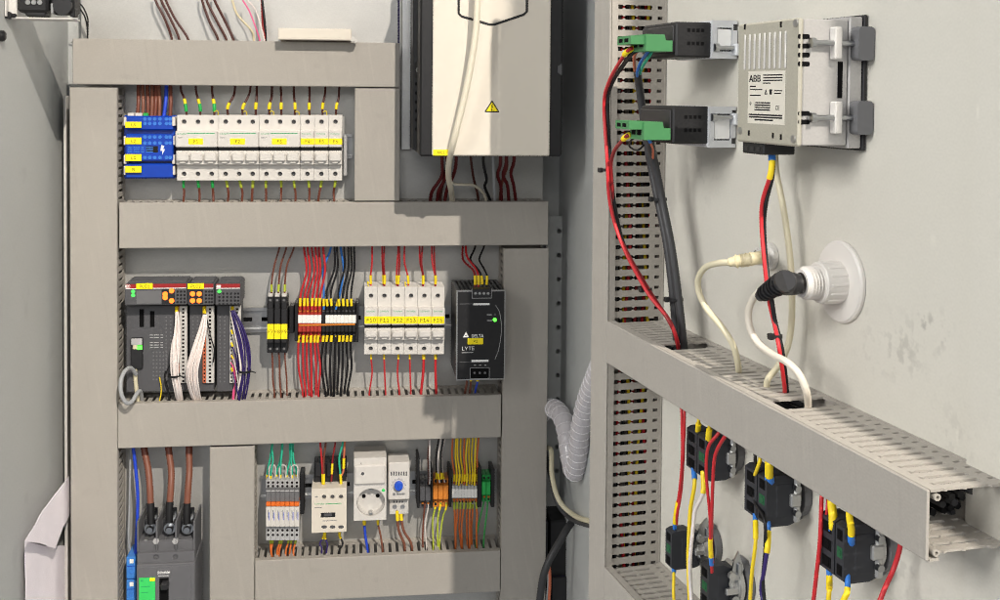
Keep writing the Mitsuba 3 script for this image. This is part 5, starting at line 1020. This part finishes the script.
# operator panel wires
dwire([(771, 150, 36), (771.5, 160, 36), (770.5, 176, 37), (763, 200, 38), (761.5, 225, 38), (764, 265, 38), (769, 300, 38), (774, 322, 38), (780, 350, 36), (784, 384, 30), (785, 398, 22)], 1.55, 'w_red', 'red wire hanging from the operator panel plug', bits=(('ferrule', .1, 8, 1.8, 'w_ltblue'), ('sleeve', 8, 22, 1.45, 'sleeve')), n=9)
dwire([(772.5, 150, 36), (773, 162, 36), (772, 178, 35), (766, 202, 36), (764, 226, 36), (766.5, 265, 36), (771.5, 300, 36), (776, 322, 36), (782, 350, 34), (786, 384, 28), (787, 398, 20)], 1.55, 'w_black', 'black wire hanging beside the red one from the operator panel plug', n=9)
tie(DR, 776.8, 336, 37, 3.4, 'black cable tie on the wires hanging from the operator panel')
dwire([(775, 150, 20), (776.5, 173, 18), (784, 212, 16), (790.5, 262, 14), (792, 312, 14), (788, 345, 16), (778, 366, 22), (768, 379, 30), (766, 392, 30)], 2.4, 'w_cream', 'pale cable hanging behind the wires of the operator panel', name='cable', cat='cable', n=12)
dwire([(730, 262.5, 47), (719, 263, 50), (706, 267, 52), (698.5, 278, 52), (699, 292, 50), (707, 309, 46), (722, 327, 42), (733, 345, 38), (738, 364, 33), (739, 376, 26)], 2.5, 'w_cream', 'cream cable curving from the beige plug down into the duct', name='cable', cat='cable', n=12)
dwire([(760, 291, 50), (753, 299, 51), (748.5, 312, 52), (750, 328, 52), (758, 343, 50), (772, 354, 48), (787, 362, 46), (799, 374, 42), (806, 390, 38), (808, 402, 32), (808, 414, 26)], 2.6, 'w_dullwhite', 'white network cable curving from the black plug down into the duct', name='cable', cat='cable', n=12)
# push button wires
c_ = 38
def bwire(pts, r, m, label, bits=(), group=None): dwire(pts, r, m, label, bits=bits, n=8, group=group)
YB = lambda a, b, d: (('sleeve', a, b, 1.5, 'sleeve'), ('ferrule', b, d, 1.35, 'w_ltblue'))
bwire([(679, 385, 34), (681, 410, 38), (682.5, 455, 42), (680, 490, 43), (675.5, 514, 42), (675, 526, 40), (675, 536, 36)], 1.35, 'w_red', 'left red wire reaching the lower left switch back', (('sleeve', -42, -18, 1.5, 'sleeve'), ('ferrule', -18, -9, 1.5, 'w_ltblue')))
bwire([(683, 385, 34), (684.5, 410, 38), (683.5, 455, 41), (681.5, 490, 41.5), (677, 512, 41), (676.5, 524, 39)], 1.25, 'w_red', 'right red wire twisted with the left one above the lower left switch back')
for i, (x, y) in enumerate(((697.5, 437), (707.5, 443))):
    bwire([(x+2.5, y-44, 34), (x+1.2, y-18, 36), (x, y-4, 33), (x-.2, y+8, 30)], 1.5, 'w_yellow', ('left', 'right')[i]+' yellow wire entering the top of the leftmost push button back', (('sleeve', -27, -11, 1.75, 'sleeve'), ('ferrule', -11, -3, 1.5, 'w_ltblue')))
bwire([(693.5, 466, 34), (693.5, 484, 37), (690.5, 510, 41), (688.5, 540, 43), (688.8, 560, 44), (689.5, 580, 44), (690, 610, 44)], 1.5, 'w_yellow', 'long yellow wire hanging from the leftmost push button back', (('ferrule', .1, 12, 1.35, 'w_ltblue'),))
bwire([(703, 471, 36), (703, 492, 40), (697, 510, 44), (692.5, 528, 46), (690, 560, 48), (691, 585, 48), (692, 612, 48)], 1.5, 'w_white', 'white wire hanging from the leftmost push button back', (('ferrule', .1, 18, 1.4, 'w_yellow'),))
bwire([(724, 425, 42), (717, 434, 50), (708, 448, 54), (706.5, 475, 54), (709.5, 515, 50), (710.5, 545, 44), (711.5, 562, 40), (712, 572, 36)], 1.45, 'w_red', 'left of the two red wires crossing the leftmost push button back', (('sleeve', -40, -20, 1.5, 'sleeve'), ('ferrule', -20, -10, 1.5, 'w_ltblue')))
bwire([(732, 428, 42), (724.5, 437, 48), (715, 456, 52), (713, 485, 52), (711.5, 515, 49), (711.5, 545, 43), (712.5, 562, 39)], 1.45, 'w_red', 'right of the two red wires crossing the leftmost push button back')
bwire([(674, 558, 34), (673.5, 578, 40), (674, 592, 42), (675, 615, 42)], 1.4, 'w_yellow', 'short yellow wire below the lower left switch back', (('ferrule', .1, 13, 1.5, 'w_ltblue'),))
bwire([(755, 440, 34), (755.5, 456, 38), (755.6, 474, 36), (755.8, 500, 38), (764, 520, 42), (765, 550, 42), (763, 580, 42), (766, 615, 42)], 1.3, 'w_black', 'black wire passing behind the middle push button back')
bwire([(761, 436, 34), (759.5, 457, 38), (756, 470, 37), (753.5, 478, 34), (753, 488, 30)], 1.4, 'w_yellow', 'thin yellow wire entering the left block of the middle push button back', (('ferrule', -14, -8, 1.6, 'w_ltblue'),))
bwire([(769, 440, 34), (769, 462, 38), (770, 474, 38), (770, 482, 35), (770, 492, 30)], 1.7, 'w_yellow', 'thick yellow wire entering the top of the middle push button back', (('sleeve', -40, -17, 1.8, 'sleeve'), ('ferrule', -17, -8, 2.1, 'w_ltblue')))
bwire([(755, 507, 34), (755.2, 527, 38), (754.5, 545, 42), (751.5, 575, 43), (749.5, 612, 43)], 1.55, 'w_yellow', 'yellow wire below the left block of the middle push button back', (('ferrule', .1, 12, 1.35, 'w_ltblue'), ('sleeve', 12, 26, 1.4, 'sleeve')))
bwire([(768, 514, 34), (768.4, 533, 38), (767.6, 548, 42), (764, 570, 42), (762, 590, 42), (766, 612, 42)], 1.5, 'w_purple', 'dark purple wire below the middle push button back', (('ferrule', .1, 12, 1.35, 'w_ltblue'), ('sleeve', 12, 28, 1.5, 'sleeve')))
bwire([(823, 485, 34), (821.8, 500, 38), (820, 540, 40), (816.5, 575, 41), (812, 614, 42)], 1.5, 'w_red', 'left red wire hanging beside the rightmost push button back')
bwire([(828.5, 490, 32), (827.5, 506, 35), (825.5, 523, 35), (824.5, 535, 33)], 1.3, 'w_red', 'short red wire behind the yellow sleeve at the rightmost push button back')
bwire([(831, 485, 34), (831, 502, 38), (832.5, 518, 38), (833, 527, 35), (833, 536, 30)], 1.6, 'w_yellow', 'left yellow wire entering the top of the rightmost push button back', (('sleeve', -36, -16, 1.8, 'sleeve'), ('ferrule', -16, -8, 2.0, 'w_ltblue')))
bwire([(850, 500, 34), (850, 515, 38), (850.5, 530, 38), (851, 539, 35), (851, 548, 30)], 1.6, 'w_yellow', 'right yellow wire entering the top of the rightmost push button back', (('sleeve', -34, -15, 1.6, 'sleeve'), ('ferrule', -15, -7, 1.7, 'w_ltblue')))
bwire([(829, 558, 34), (829.3, 581, 38), (828.5, 592, 41), (827.5, 615, 42)], 1.6, 'w_yellow', 'left yellow wire below the rightmost push button back', (('ferrule', .1, 11, 1.3, 'w_ltblue'), ('sleeve', 11, 28, 1.3, 'sleeve')))
bwire([(847.5, 570, 34), (847.3, 591, 38), (843, 601, 42), (838, 618, 43)], 1.6, 'w_yellow', 'right yellow wire below the rightmost push button back', (('ferrule', .1, 11, 1.3, 'w_ltblue'), ('sleeve', 11, 26, 1.4, 'sleeve')))
bwire([(902, 520, 14), (899.5, 545, 16), (894, 568, 20), (886, 586, 26), (877, 606, 32), (868, 625, 34)], 1.6, 'w_red', 'red wire hanging to the right of the rightmost push button back')
# wires lying inside the door's ducts
cols = ['w_black', 'w_red', 'w_yellow', 'w_black', 'w_dkred', 'w_black', 'w_yellow', 'w_red', 'w_black', 'w_dkgrey', 'w_black', 'w_dkred']
nm_ = {'w_black': 'black', 'w_red': 'red', 'w_yellow': 'yellow', 'w_dkred': 'dark red', 'w_dkgrey': 'dark grey'}
for i, m in enumerate(cols):
    c = (i*.0040+.008); P = []
    for b in np.arange(VB0+.03, VB1-.02, .05): P.append(DR.w((-.009-.010*abs(math.sin(b*9+i*1.7)), b, c+.0035*math.sin(b*17+i*2.3))))
    wk = thing('duct_wire', f'{nm_[m]} wire, {ORD[i]} from the door, seen through the vertical door duct slots', 'wire', 'wires inside the vertical door duct'); put(wk, Mb().tube(spline(P, 4), .0017, 6), m, None)
for i in range(12):  # dark wires added so the open duct end looks shaded inside
    P = [DR.w((a_, -.0345+.0022*(i % 4)*2.6+.0015*math.sin(a_*40+i), .0048+.0062*(i//4)+.0018*math.sin(a_*26+i*1.3))) for a_ in list(np.arange(.06, .43, .03))+[.434+.006*(i % 4)]]
    wk = thing('duct_wire', f'added dark wire standing in for shade inside the horizontal door duct, {ORD[i]} from below', 'wire', 'added dark wires standing in for shade in the horizontal duct'); put(wk, Mb().tube(spline(P, 4), .0024, 6), 'w_black' if i % 3 else 'w_dkgrey', None)
for i, m in enumerate(['w_dkred', 'w_dkred', 'w_dkred', 'w_black', 'w_black', 'w_dkgrey', 'w_black', 'w_dkgrey', 'w_black', 'w_black']):  # the dark ones nearest the door are added to deepen the shade
    P = [DR.w((a_, (-.0085 if i < 2 else -.022)+.004*math.sin(a_*23+i*2)-.002*(i % 3), (.0475-.005*i if i < 7 else .006+.004*(i-7))+.003*math.sin(a_*31+i))) for a_ in np.arange(.02, (.43 if i > 1 else .470)+.001, .02)]
    wk = thing('duct_wire', f'{nm_[m]} wire, {ORD[i]} from the cover, inside the cut end of the horizontal door duct', 'wire', 'wires inside the horizontal door duct'); put(wk, Mb().tube(spline(P, 4), .0017, 6), m, None)
